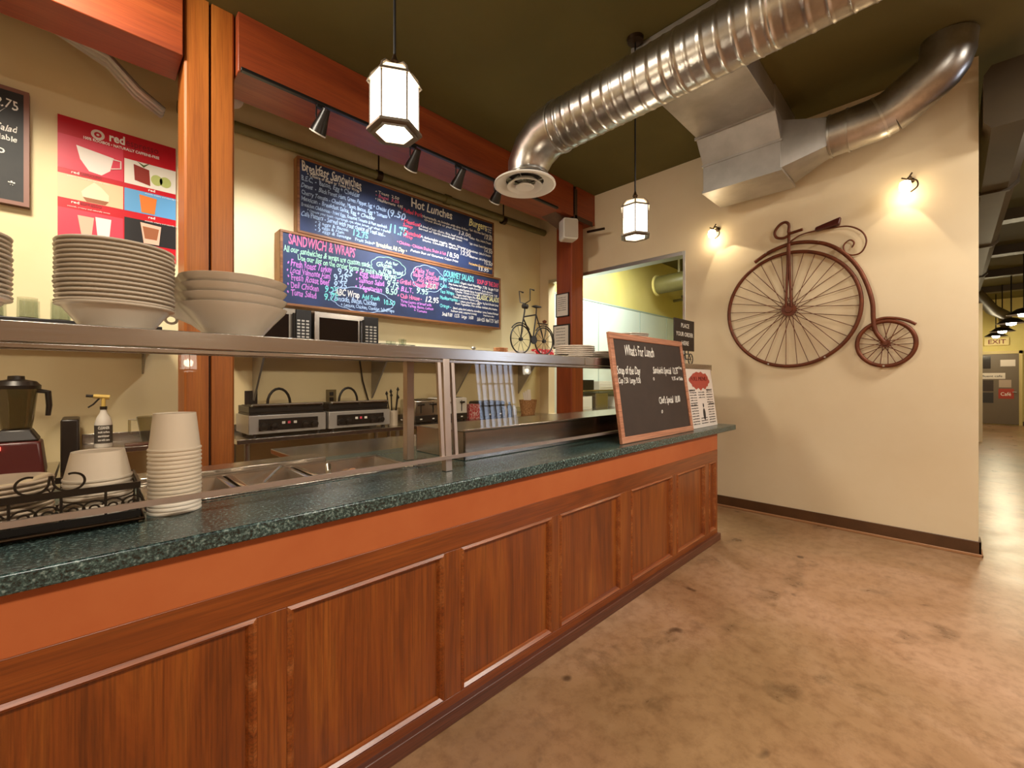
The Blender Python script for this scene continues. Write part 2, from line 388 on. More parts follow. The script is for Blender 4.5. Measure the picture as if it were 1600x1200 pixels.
top = MB().box(-1.95, 1.365, .905, 4.19, 1.715, .95).box(-1.95, 2.16, .905, 4.19, 2.30, .95).box(1.10, 1.715, .905, 4.19, 2.16, .95).box(-1.95, 1.715, .905, .13, 2.16, .95).box(.13, 1.715, .905, 1.10, 1.752, .95)
ct = top.build('countertop', 'granite', loc=(1.2, 1.8, .905), bev=.006, seg=3)
tag(ct, 'long dark green speckled laminate worktop on the oak counter, overhanging at its far end', 'countertop')

# ------------------------------------------------------------------ food wells sunk in the worktop
def well(x0, x1, label, tag_name='food_well'):
    t = thing('food_pan', label, 'food pan', ((x0+x1)/2, 1.94, .952), 'steel pans sunk in the cold well')
    y0, y1 = 1.778, 2.12; r = .022; z = .957
    m = MB(); i0, i1, j0, j1 = x0+r, x1-r, y0+r, y1-r
    vs = [(x0, y0, z), (x1, y0, z), (x1, y1, z), (x0, y1, z), (i0, j0, z), (i1, j0, z), (i1, j1, z), (i0, j1, z), (i0+.02, j0+.02, z-.10), (i1-.02, j0+.02, z-.10), (i1-.02, j1-.02, z-.10), (i0+.02, j1-.02, z-.10)]
    fs = [(a, (a+1) % 4, 4+(a+1) % 4, 4+a) for a in range(4)] + [(4+a, 4+(a+1) % 4, 8+(a+1) % 4, 8+a) for a in range(4)] + [(8, 9, 10, 11)]
    m.add(vs, fs); o = m.build('pan_body', 'steel', t); md = o.modifiers.new('s', 'SOLIDIFY'); md.thickness = .003; md.offset = -1
    return t
wf = thing('cold_well', 'brushed steel cold well set into the green worktop behind the glass', 'food well', (.2, 1.94, .95))
wm = MB().box(.135, 1.753, .944, 1.098, 1.775, .955).box(.135, 2.125, .944, 1.098, 2.158, .955).box(.135, 1.775, .944, .155, 2.125, .955)
wm.build('rim', 'steel', wf, bev=.002)
MB().box(.14, 1.757, .78, 1.09, 2.155, .79).box(.14, 1.755, .79, 1.095, 1.76, .944).box(.14, 2.152, .79, 1.095, 2.158, .944).build('tub', 'steeldark', wf)
MB().box(.14, 2.165, .951, .84, 2.30, .975).build('back_ledge', 'steel', wf, bev=.004)
xs = [.155, .40, .66, 1.09]
labs = ['bright steel pan just right of the tall cup stack', 'dark shallow steel pan in the middle of the cold well', 'last steel pan nearest the steel upright, holding sliced food']
for i in range(3): well(xs[i]+.006, xs[i+1]-.006, labs[i])
# utensils and food in the pans
tag(MB().tube([(.45, 1.80, .93), (.50, 1.90, .952), (.60, 2.05, .975)], .006).lathe([(0, -.012), (.02, -.006), (.028, .006), (.026, .008), (.018, 0), (0, -.004)], (.44, 1.79, .93), 12).build('serving_spoon', 'alu', loc=(.5, 1.9, .93)), 'shiny steel serving spoon leaning in a pan', 'spoon')
tag(MB().tube([(.72, 1.83, .90), (.72, 1.83, .972), (.73, 1.86, .99)], .012, 10).build('ladle_handle', 'alu', loc=(.72, 1.83, .9)), 'short polished ladle handle standing in a pan', 'ladle')
m = MB()
for i in range(26):
    a, b_ = random.uniform(.86, .955), random.uniform(1.81, 2.05); m.lathe([(0, 0), (.02, .004), (.012, .012), (0, .014)], (a, b_, .875+random.uniform(0, .04)), 8)
tag(m.build('sliced_food', mottled('food', '8a4a2a', 'd8b48a', 40, .6)), 'brown and cream sliced food in the end pan', 'food', kind='stuff')

# ------------------------------------------------------------------ serving shelf with sneeze guard
sg = thing('sneeze_guard', 'steel serving shelf on uprights with tilted glass panes over the worktop', 'sneeze guard', (1.13, 1.75, .95))
SZ = 1.495
sh = MB().box(-1.9, 1.580, SZ-.006, 4.18, 2.0, SZ).box(-1.9, 1.575, SZ-.05, 2.175, 1.581, SZ).box(2.180, 1.575, SZ-.05, 4.18, 1.581, SZ).box(-1.9, 1.994, SZ-.05, 4.18, 2.0, SZ).box(4.174, 1.575, SZ-.05, 4.18, 2.0, SZ)
sh.box(-1.9, 1.58, SZ-.05, 4.18, 1.60, SZ-.046)
sh.build('shelf', 'steel', sg, bev=.0025)
MB().box(-1.9, 1.572, 1.430, 4.15, 1.590, 1.441).build('glass_top_rail', 'steel', sg, bev=.001)
MB().box(-1.9, 1.534, 1.006, 4.13, 1.543, 1.022).build('glass_bottom_rail', 'steelv', sg)
def upright(x, w_=.034):
    y0 = 1.548
    u = MB().hexa([(x-w_/2, y0, .951), (x+w_/2, y0, .951), (x+w_/2, y0+.034, .951), (x-w_/2, y0+.034, .951),
                   (x-w_/2, y0+.022, 1.446), (x+w_/2, y0+.022, 1.446), (x+w_/2, y0+.056, 1.446), (x-w_/2, y0+.056, 1.446)])
    o = u.build('upright', 'steelv', sg, bev=.002)
    return o
for x in (-1.85, 1.135, 4.135): upright(x)
for x in (-1.85, 1.155, 4.13):
    MB().box(x-.02, 1.90, .951, x+.02, 1.94, 1.446).build('rear_upright', 'steelv', sg, bev=.002)
def pane(x0, x1):
    return MB().hexa([(x0, 1.545, 1.008), (x1, 1.545, 1.008), (x1, 1.551, 1.008), (x0, 1.551, 1.008), (x0, 1.577, 1.432), (x1, 1.577, 1.432), (x1, 1.583, 1.432), (x0, 1.583, 1.432)]).build('glass_pane', 'glass', sg, smooth=False)
pane(-1.82, 1.107); pane(1.165, 4.11)
for x in (1.098, 1.172):
    MB().hexa([(x-.008, 1.540, 1.004), (x+.008, 1.540, 1.004), (x+.008, 1.556, 1.004), (x-.008, 1.556, 1.004), (x-.008, 1.574, 1.44), (x+.008, 1.574, 1.44), (x+.008, 1.590, 1.44), (x-.008, 1.590, 1.44)]).build('pane_edge', 'steelv', sg)
# end pane at the far end
MB().box(4.146, 1.60, 1.0, 4.150, 1.90, 1.43).build('end_pane', 'glass', sg)

# display case behind the right pane
dc = thing('display_case', 'low brushed steel display case standing on the worktop behind the right pane', 'display case', (2.7, 1.9, .95))
dm = MB()
dm.box(1.33, 1.69, .951, 4.08, 1.70, 1.095).box(1.33, 1.69, .951, 1.34, 2.13, 1.095).box(4.07, 1.69, .951, 4.08, 2.13, 1.095).box(1.33, 2.12, .951, 4.08, 2.13, 1.095)
dm.box(1.33, 1.69, 1.088, 4.08, 2.13, 1.095)
dm.build('case_body', 'steel', dc, bev=.003)
MB().box(1.325, 1.68, 1.095, 4.085, 1.70, 1.108).build('front_lip', 'steel', dc, bev=.003)
tag(MB().box(.80, 2.33, .90, 2.02, 2.93, .93).build('cutting_table_top', 'steel', loc=(1.4, 2.6, .9), bev=.004), 'flat steel prep tabletop beyond the worktop by the inner upright', 'prep table')
bpy.data.objects['cutting_table_top'].name = 'prep_table'
pt = bpy.data.objects['prep_table']
for x in (.86, 1.96):
    for y in (2.39, 2.87): MB().tube([(x, y, 0), (x, y, .9)], .018, 10).build('leg', 'alu', pt)
MB().box(.85, 2.36, .35, 1.97, 2.90, .37).build('undershelf', 'steeldark', pt, bev=.003)

# ------------------------------------------------------------------ timber posts and beam
def timber(name, label, x0, x1, y0, y1, z1, mat, crack=None):
    t = thing(name, label, 'post', ((x0+x1)/2, (y0+y1)/2, 0))
    c = .012
    poly = [(x0+c, y0), (x1-c, y0), (x1, y0+c), (x1, y1-c), (x1-c, y1), (x0+c, y1), (x0, y1-c), (x0, y0+c)]
    if crack: # a real drying split in the front face
        cx = crack; poly = [(x0+c, y0), (cx-.009, y0), (cx, y0+.05), (cx+.009, y0), (x1-c, y0)] + poly[2:]
    MB().prism(poly, lambda u, v, tt: (u, v, tt), 0, z1).build('shaft', mat, t, smooth=False)
    if crack:
        MB().box(crack-.004, y0+.030, .0, crack+.004, y0+.045, z1).build('split', 'crack', t)
    return t
timber('timber_post', 'thick orange timber post with a long vertical split, beside the red poster', .438, .712, 3.42, 3.70, CZ-.002, 'fir', .575)
p2 = timber('timber_post', 'reddish timber post at the serving opening carrying two framed papers', 4.475, 4.735, 3.45, 3.71, 3.43, 'firred')
bmx = thing('timber_beam', 'long reddish timber beam under the olive ceiling, running from the split post to the far wall', 'beam', (3, 3.53, 3.43))
MB().box(.72, 3.36, 3.435, 4.40, 3.72, CZ-.002).box(4.47, 3.36, 3.435, 4.868, 3.72, CZ-.002).build('timber', 'beam', bmx, bev=.006)
MB().box(4.40, 3.38, 3.45, 4.47, 3.70, CZ-.01).build('butt_joint', 'crack', bmx)
MB().box(4.415, 3.348, 3.16, 4.465, 3.358, CZ-.05).box(4.395, 3.348, 3.40, 4.80, 3.358, 3.46).build('steel_strap', pbr('brown_strap', '4a3424', .5, .3), bmx, bev=.002)
# saddle blocks at the post head
MB().prism([(-.0, 3.435), (.0, 3.35), (.22, 3.40), (.36, 3.435)], lambda u, v, t: (4.475-u, t, v), 3.42, 3.66).build('saddle_block', 'plinth', bmx, bev=.004)
tag(MB().tube([(4.70, 3.36, 3.31), (4.70, 3.10, 3.29)], .016, 10).build('pipe_stub', 'bronze', loc=(4.7, 3.3, 3.3)), 'short dark pipe stub sticking out beside the right post head', 'pipe')
# left continuation beam beyond the split post
tag(MB().box(-3.0, 3.40, 3.40, .43, 3.72, CZ-.002).build('timber_beam', 'beam', loc=(-1.3, 3.5, 3.4), bev=.006), 'short timber beam left of the split post, above the red poster', 'beam')

# ------------------------------------------------------------------ conduit with hangers, track lights
cdt = thing('pipe_run', 'thick olive-grey pipe running along the wall just above the menu boards', 'pipe', (2.9, 4.26, 3.5))
MB().tube([(.5, 4.255, 3.50), (4.86, 4.255, 3.55)], .045, 16).build('pipe', 'olive', cdt)
MB().tube([(3.05, 4.255, 3.529), (3.13, 4.255, 3.530)], .056, 16).build('coupling', 'olive', cdt)
for x in (2.20, 4.02): 
    MB().tube([(x, 4.255, 3.56), (x, 4.255, 3.835)], .008, 8).tube([(x-.03, 4.255, 3.522), (x+.03, 4.255, 3.523)], .053, 16).build('hanger', 'bronze', cdt)
trk = thing('light_track', 'black lighting track along the lower edge of the timber beam', 'track', (2.0, 3.33, 3.42))
MB().box(.73, 3.318, 3.425, 4.05, 3.352, 3.448).build('rail', 'black', trk, bev=.003)
def spot(x, aimx, aimz, label):
    t = thing('track_spotlight', label, 'spotlight', (x, 3.335, 3.42), 'spotlights on the black track')
    MB().box(x-.03, 3.318, 3.40, x+.03, 3.352, 3.424).build('adapter', 'black', t, bev=.003)
    A = Vector((x+.01, 3.33, 3.305)); D = (Vector((aimx, 4.3, aimz))-A); D.z -= .25; D.normalize()
    MB().tube([(x-.028, 3.335, 3.40), (x-.030, 3.335, 3.33), A + Vector((-.03, 0, 0))], .006).tube([(x+.028, 3.335, 3.40), (x+.05, 3.33, 3.36), A+Vector((.03, 0, .01))], .006).build('yoke', 'black', t)
    q = D.to_track_quat('Z', 'Y').to_matrix().to_4x4(); T = Matrix.Translation(A) @ q @ Matrix.Scale(1.25, 4)
    MB().ring([(.022, -.075), (.030, -.02), (.044, .045), (.047, .07), (.040, .07), (.036, .045), (.022, -.02), (.012, -.075)], (0, 0, 0), 24).lathe([(0, -.078), (.024, -.075), (.024, -.068), (0, -.066)], (0, 0, 0), 24).xf(T).build('lamp_head', 'blackpl', t)
    MB().lathe([(0, .040), (.035, .046), (.035, .050), (0, .052)], (0, 0, 0), 24).xf(T).build('bulb', 'coolbulb', t)
    MB().ring([(.041, .066), (.048, .066), (.048, .074), (.041, .074)], (0, 0, 0), 24).xf(T).build('rim', 'white', t)
    L = light('track_glow', 'SPOT', tuple(A + D*.085), 46, (.90, .94, 1), .03, (aimx, 4.3, aimz), 80, .9)
    return t
spot(1.25, 1.0, 2.2, 'black track spotlight nearest the split post, partly hidden')
spot(2.05, 2.1, 2.6, 'leftmost of the three black track spotlights right of the near lantern')
spot(2.55, 2.55, 2.5, 'middle one of the three black track spotlights above the menu boards')
spot(3.05, 3.2, 2.5, 'black track spotlight just below the round ceiling diffuser')
# a floodlight fitting by the post head
fl = thing('floodlight', 'small white floodlight above the wall beside the split post', 'lamp', (.82, 3.9, 3.6))
MB().tube([(.86, 4.0, CZ-.002), (.86, 4.0, 3.66)], .012).tube([(.86, 4.0, 3.66), (.80, 3.95, 3.58)], .010).build('stem', 'white', fl)
MB().lathe([(.0, -.05), (.05, -.045), (.07, 0), (.075, .05), (.0, .055)], (0, 0, 0), 20).xf(Matrix.Translation((.80, 3.95, 3.56)) @ Matrix.Rotation(1.9, 4, 'X')).build('head', 'white', fl)
f2 = thing('conduit_bundle', 'bundle of pale pipes hung under the beam left of the split post', 'pipes', (.1, 3.9, 3.5))
for k in range(3): MB().tube([(-2.9, 3.95+.06*k, 3.60+.02*k), (-.2, 3.95+.06*k, 3.60+.02*k), (.1, 3.95+.06*k, 3.52), (.25, 4.0+.06*k, 3.40), (.40, 4.1+.05*k, 3.36)], .022, 10).build('pipe', 'galvflat', f2)

# ------------------------------------------------------------------ loudspeaker
sp = thing('loudspeaker', 'white wall loudspeaker bracketed to the right post near its head', 'speaker', (4.25, 3.36, 3.2))
q = Matrix.Translation((4.31, 3.38, 3.235)) @ Matrix.Rotation(-.5, 4, 'Z')
MB().prism([(-.085, -.13), (-.10, -.11), (-.10, .11), (-.085, .13), (.085, .13), (.10, .11), (.10, -.11), (.085, -.13)], lambda u, v, t: (u, t, v), -.10, .06).xf(q).build('cabinet', 'whitep', sp, bev=.012, seg=3)
MB().prism([(-.075, -.11), (-.085, -.10), (-.085, .10), (-.075, .11), (.075, .11), (.085, .10), (.085, -.10), (.075, -.11)], lambda u, v, t: (u, t, v), -.107, -.10).xf(q).build('grille', pbr('grey_grille', 'bdb2a4', .7), sp)
MB().box(4.40, 3.36, 3.18, 4.476, 3.42, 3.28).box(4.40, 3.34, 3.21, 4.44, 3.46, 3.25).build('bracket', 'whitep', sp, bev=.003)

# ------------------------------------------------------------------ pendant lanterns
def lantern(x, y, z0, label):
    t = thing('pendant_lantern', label, 'pendant lamp', (x, y, z0), 'hexagonal pendant lanterns')
    H = .20; R = .098; n = 6; rot = math.radians(30)
    MB().tube([(x, y, z0+H+.10), (x, y, CZ-.02)], .006, 8).build('cord', 'black', t)
    MB().lathe([(0, -.03), (.055, -.025), (.06, 0)], (x, y, CZ-.001), 24).build('canopy', 'bronze', t)
    MB().lathe([(.0, .0), (.018, .002), (.024, .015), (.012, .026), (.020, .036), (.012, .05), (.006, .07)], (x, y, z0+H+.055), 16).build('finial', 'bronze', t)
    # caming: rims and vertical ribs
    def hexring(r0, r1, za, zb): return [(r0, za), (r1, za), (r1*.98, zb), (r0, zb)]
    fm = MB().ring(hexring(R-.004, R+.016, -.018, -.006), (x, y, z0+.012), n, rot=rot).ring([(R-.004, .0), (R+.016, -.004), (R+.010, .010), (R-.004, .010)], (x, y, z0+H), n, rot=rot)
    fm.ring([(R-.022, -.012), (R-.002, -.016), (R-.004, -.004), (R-.022, -.004)], (x, y, z0), n, rot=rot)
    for k in range(6):
        a = rot+2*PI*k/6; p = lambda r, z: (x+r*math.cos(a), y+r*math.sin(a), z)
        fm.tube([p(R, z0), p(R, z0+H)], .0045, 6)
        fm.tube([p(R+.004, z0+H+.005), p(R-.004, z0+H+.03), p(R*.72, z0+H+.055), p(R*.30, z0+H+.068), p(.012, z0+H+.07)], .005, 6)
    fm.build('metal_frame', 'pewter', t)
    g = MB().ring([(R-.004, 0), (R-.001, 0), (R-.001, H), (R-.004, H)], (x, y, z0), n, rot=rot)
    g.build('glass_body', 'lamp', t, smooth=False)
    MB().lathe([(R-.004, 0), (.0, -.001)], (x, y, z0+.001), n, rot=rot).build('bottom_glass', 'lamp', t, smooth=False)
    MB().lathe([(R-.006, H+.006), (R-.012, H+.028), (R*.70, H+.048), (R*.30, H+.060), (0, H+.064)], (x, y, z0), n, rot=rot).build('dome_glass', lampglass_dome, t)
    light('pendant_glow', 'POINT', (x, y, z0+.10), 17, (1, .80, .55), .05)
    return t
lampglass_dome = lampglass('cream_dome_glass', 'ffe0b0', 1.6, .25)
lantern(.92, 1.64, 2.395, 'nearest pendant lantern, large at the top edge of the photo')
lantern(2.84, 1.61, 2.40, 'glowing hexagonal lantern on a long cord before the serving opening')
for i, x in enumerate((.93, 7.3)):
    lantern(x, -3.7, 2.28, 'hexagonal lantern over the seating behind the viewer, %s' % ('seen mirrored in the left pane', 'seen mirrored in the right pane')[i])

# ------------------------------------------------------------------ ducts
sd = thing('spiral_duct', 'shiny spiral-wound round air duct running toward the viewer from the round diffuser', 'duct', (2.42, 2.3, 3.1))
R_ = .165
path = [(2.40, y, 3.16) for y in [-2.4 + .02*i for i in range(0, 226)]]
vs = MB()
rings = []
yy = -2.4
P_ = []; rr = []
while yy < 2.02:
    ph = (yy % .075)/.075
    rr.append(R_ + (.0035 if ph < .10 else (.0025 if .18 < ph < .24 else 0))); P_.append((2.40, yy, 3.16)); yy += .0085
vs.tube(P_, rr, 40).build('spiral_pipe', 'galv', sd)
# gored elbow turning down
el = []; er = []
for k in range(5):
    a = k/4*PI/2; el.append((2.40, 2.00+.27*math.sin(a), 2.89+.27*math.cos(a)))
m = MB(); m.tube([(2.40, 1.97, 3.16), (2.40, 2.08, 3.15), (2.40, 2.20, 3.08), (2.40, 2.27, 2.98), (2.40, 2.27, 2.905)], [.17, .168, .163, .155, .150], 40); m.build('elbow', 'galv', sd)
m = MB()
for k, (c0, c1) in enumerate((((2.40, 1.95, 3.16), (2.40, 1.965, 3.16)), ((2.40, 2.27, 2.925), (2.40, 2.27, 2.91)))): m.tube([c0, c1], .176 if k == 0 else .158, 40)
m.build('collar', 'alu', sd)
df = thing('ceiling_diffuser', 'round white air diffuser with nested cones at the end of the spiral duct', 'diffuser', (2.40, 2.30, 2.88))
c = (2.40, 2.30, 2.86)
MB().ring([(.150, .035), (.235, .005), (.238, -.008), (.225, -.012), (.145, .02)], c, 48).build('outer_ring', 'white', df)
MB().ring([(.085, .03), (.135, -.012), (.138, -.020), (.128, -.018), (.080, .02)], c, 48).build('middle_cone', 'white', df)
MB().lathe([(0, .012), (.04, .005), (.072, -.022), (.065, -.026), (0, -.012)], c, 40).build('inner_cone', 'white', df)
MB().lathe([(0, .055), (.150, .05), (.150, .034)], c, 40).build('throat', 'darkglass', df)
m = MB()
for k in range(4):
    a = k*PI/2+.5; m.tube([(c[0]+.03*math.cos(a), c[1]+.03*math.sin(a), c[2]+.0), (c[0]+.16*math.cos(a), c[1]+.16*math.sin(a), c[2]+.03)], .004, 6)
m.build('spider', 'alu', df)

pl = thing('duct_plenum', 'galvanized rectangular duct box with a faceted elbow beside the bicycle wall', 'duct', (4.5, 1.35, 3.15))
x0, x1, y0, y1, zb = 4.27, 4.74, 1.03, 1.69, 3.17
MB().box(x0, y0, zb, x1, y1, 3.43).build('lower_box', 'galvflat', pl, bev=.003)
MB().box(x0-.008, y0-.008, zb-.004, x1+.008, y1+.008, zb+.02).box(x0-.01, y0-.01, 3.42, x1+.01, y1+.01, 3.44).build('seam_flange', 'galvflat', pl)
MB().hexa([(x0, y0, 3.43), (x1, y0, 3.43), (x1, y1, 3.43), (x0, y1, 3.43), (x0-.17, y0, 3.63), (x1, y0, 3.63), (x1, y1, 3.63), (x0-.17, y1, 3.63)]).box(x0-.17, y0, 3.63, x1, y1, CZ-.002).build('upper_box', 'galvflat', pl, bev=.003)
MB().box(2.9, y0+.01, 3.632, x0-.165, y1-.01, CZ-.004).build('branch_box', 'galvflat', pl, bev=.003)
MB().box(4.085, y0-.008, 3.615, 4.105, y1+.008, 3.64).build('seam_flange', 'galvflat', pl)
# square to round take-off, then round duct toward the hall
rd = thing('round_duct', 'smooth galvanized round duct leaving the plenum and climbing toward the hall', 'duct', (4.5, .5, 3.45))
cx, cz, rr_ = 4.50, 3.42, .165
vs = []; n = 32
sq = []
for k in range(n):
    a = 2*PI*k/n + PI/4; ca, sa = math.cos(a), math.sin(a); s_ = 1/max(abs(ca), abs(sa)); sq.append((cx+ca*s_*.22, y0, 3.40+sa*s_*.205))
ro = [(cx+rr_*math.cos(2*PI*k/n+PI/4), .72, cz+rr_*math.sin(2*PI*k/n+PI/4)) for k in range(n)]
MB().add(sq+ro, [(k, (k+1) % n, n+(k+1) % n, n+k) for k in range(n)]).build('transition', 'galvflat', rd)
MB().tube([(cx, .725, cz), (cx, .41, 3.437), (cx, .40, 3.44), (cx, .33, 3.462)], rr_, 36).build('straight_pipe', 'galv', rd)
MB().tube([(cx, .335, 3.46), (cx-.005, .28, 3.485), (cx-.03, .10, 3.60), (cx-.035, .07, 3.622), (cx-.04, .04, 3.66), (cx-.04, .02, 3.72), (cx-.04, .01, 3.835)], [rr_, rr_, .162, .160, .158, .156, .155], 36).build('climbing_pipe', 'galv', rd)
MB().tube([(cx, .72, cz), (cx, .705, cz)], rr_+.008, 36).tube([(cx, .60, cz+.005), (cx, .585, cz+.005)], rr_+.008, 36).tube([(cx, .40, 3.44), (cx, .385, 3.445)], rr_+.006, 36).build('ring_seam', 'alu', rd)
MB().box(4.32, .02, 3.60, 4.335, .05, CZ-.004).build('hanger_strap', 'galvflat', rd)
# hall duct
hd = thing('hall_duct', 'brown painted oval duct under the hall ceiling beyond the bicycle wall', 'duct', (8, -.3, 3.2))
pf = [(-.17, 3.35), (-.17, 3.26), (-.21, 3.20), (-.38, 3.20), (-.44, 3.26), (-.44, 3.60), (-.40, 3.66), (-.21, 3.66), (-.17, 3.60)]
MB().prism(pf, lambda u, v, t: (t, u, v), 4.72, 13.5).build('duct_body', 'hallduct', hd)
for x in (6.3, 8.8, 11.3):
    m = MB(); m.prism([(a+(-.02 if a < -.3 else .015), b_+(-.02 if b_ < 3.3 else .02)) for a, b_ in pf], lambda u, v, t: (t, u, v), x, x+.05)
    m.build('flange', 'hallduct', hd)
for i, x in enumerate((9.5, 12.0, 14.5, 17.0)):
    tag(MB().box(x, -5.6, 3.68, x+.25, .70, CZ-.002).build('ceiling_joist', 'hallduct', loc=(x, -1.7, 3.5)), 'brown joist across the hall ceiling, %s' % ('nearest', 'second from the nearest', 'third from the nearest', 'farthest')[i], 'joist', 'joists across the hall ceiling')
tag(MB().tube([(13.8, -.35, 3.30), (15.5, -.7, 3.05), (16.5, -.95, 3.0), (16.8, -1.0, 2.8)], .12, 14).build('bent_pipe', 'hallduct', loc=(15, -.5, 3)), 'dark bent pipe above the dome lamps in the hall', 'pipe')
# dome lamps in the hall
for i, (dd, px, pz) in enumerate(((8.3, 1600, 2.62), (9.6, 1580, 2.62), (11.2, 1566, 2.62), (12.4, 1556, 2.62))):
    r = (px-800)/674; x = dd*(.701+.713*r); y = dd*(.713-.701*r); z = pz
    t = thing('dome_pendant', 'dark dome lamp glowing in the far hall, %s' % ('largest and nearest', 'second from the right', 'third from the right', 'smallest and farthest')[i], 'pendant lamp', (x, y, z), 'dome pendants in the hall')
    MB().ring([(.03, .13), (.10, .11), (.20, .03), (.235, 0), (.225, -.004), (.19, .02), (.09, .10), (.0301, .12)], (x, y, z), 28).build('shade', 'blackpl', t)
    MB().lathe([(0, .11), (.05, .09), (.085, .03), (.07, -.03), (0, -.05)], (x, y, z), 20).build('bulb', 'hallbulb', t)
    MB().tube([(x, y, z+.10), (x, y, CZ-.004)], .012, 8).build('stem', 'black', t)
    light('hall_glow', 'POINT', (x, y, z-.10), 22, (1, .85, .55), .08)
light('hall_glow', 'POINT', (6.8, -1.9, 2.75), 22, (1, .85, .6), .1)  # added hall light for floor glints, no dome hangs here
# exit sign and papers on the far door
ex = thing('exit_sign', 'yellowed exit sign above the far hall door', 'sign', (19.83, -.98, 2.42))
MB().box(19.80, -1.24, 2.42, 19.875, -.72, 2.66).build('housing', pbr('yellowed_plastic', 'dcc884', .5), ex, bev=.01)
text(MB(), 'EXIT', (19.797, -.80, 2.475), (0, -1, 0), (0, 0, 1), .18, .02, width=.36).build('lettering', pbr('brown_letters', '7a3418', .6), ex, smooth=False)
def door_paper(y0, y1, z0, z1, mat, label, words=None, wm='ink'):
    t = thing('door_notice', label, 'notice', (19.838, (y0+y1)/2, z0))
    MB().box(19.834, min(y0, y1), z0, 19.839, max(y0, y1), z1).build('sheet', mat, t)
    if words: text(MB(), words, (19.831, max(y0, y1)-.04, z0+(z1-z0)*.3), (0, -1, 0), (0, 0, 1), (z1-z0)*.5, .01, width=abs(y1-y0)-.1).build('lettering', wm, t, smooth=False)
door_paper(-1.16, -.64, 1.40, 1.58, 'sheet', 'long white sign across the hall door', 'fluent cafe')
door_paper(-1.36, -1.06, 1.78, 1.98, 'sheet', 'white notice at the top of the hall door')
door_paper(-.92, -.64, 1.02, 1.36, 'chalkdk', 'dark paper on the left half of the hall door, upper')
door_paper(-.92, -.64, .66, .98, pbr('dark_notice', '2a2420', .5), 'dark paper on the left half of the hall door, lower')
door_paper(-1.28, -1.03, 1.14, 1.37, pbr('pale_notice', 'b59f8c', .5), 'pale pinkish paper on the right half of the hall door')
door_paper(-1.33, -1.02, .80, 1.10, pbr('red_notice', 'a8341c', .5), 'red poster on the right half of the hall door', 'Café', 'cw')

# ------------------------------------------------------------------ menu boards
RX, UZ = (1, 0, 0), (0, 0, 1)
def board(name, label, x0, x1, z0, z1, yf, yb, lines):
    t = thing(name, label, 'menu board', ((x0+x1)/2, yf, z0), 'menu blackboards on the back wall')
    fr = .022
    MB().box(x0, yf+.012, z0, x1, yb, z1).build('board_box', 'framev', t)
    f = MB().box(x0, yf-.004, z0, x1, yf+.02, z0+fr).box(x0, yf-.004, z1-fr, x1, yf+.02, z1).box(x0, yf-.004, z0+fr, x0+fr, yf+.02, z1-fr).box(x1-fr, yf-.004, z0+fr, x1, yf+.02, z1-fr)
    f.build('frame', 'frame', t, bev=.002)
    sl_ = MB().box(x0+fr, yf+.004, z0+fr, x1-fr, yf+.012, z1-fr).build('slate', 'slate_bluesheen', t)
    by = {}
    W, Hh = x1-x0, z1-z0
    def col(u):                                   # column spacing: entries spread wider toward the far end of the board
        k = .69
        return u*k/(1-u*(1-k))
    for (s, u, v, size, colr, width, hand) in lines:
        mb = by.setdefault(colr, MB())
        u1 = col(u); width = col(u+width)-u1 if width else None
        text(mb, s, (x0+u1*W, yf+.0025, z0+(v*.93+.012)*Hh), RX, UZ, size*(1.08 if size > .05 else .98), .016, width*W if width else None, hand)
    return sl_, by, (x0, z0, W, Hh, yf)
def finish(t, by):
    for k, mb in by.items(): mb.build('chalk_lettering', k, t, smooth=False)
h = .09
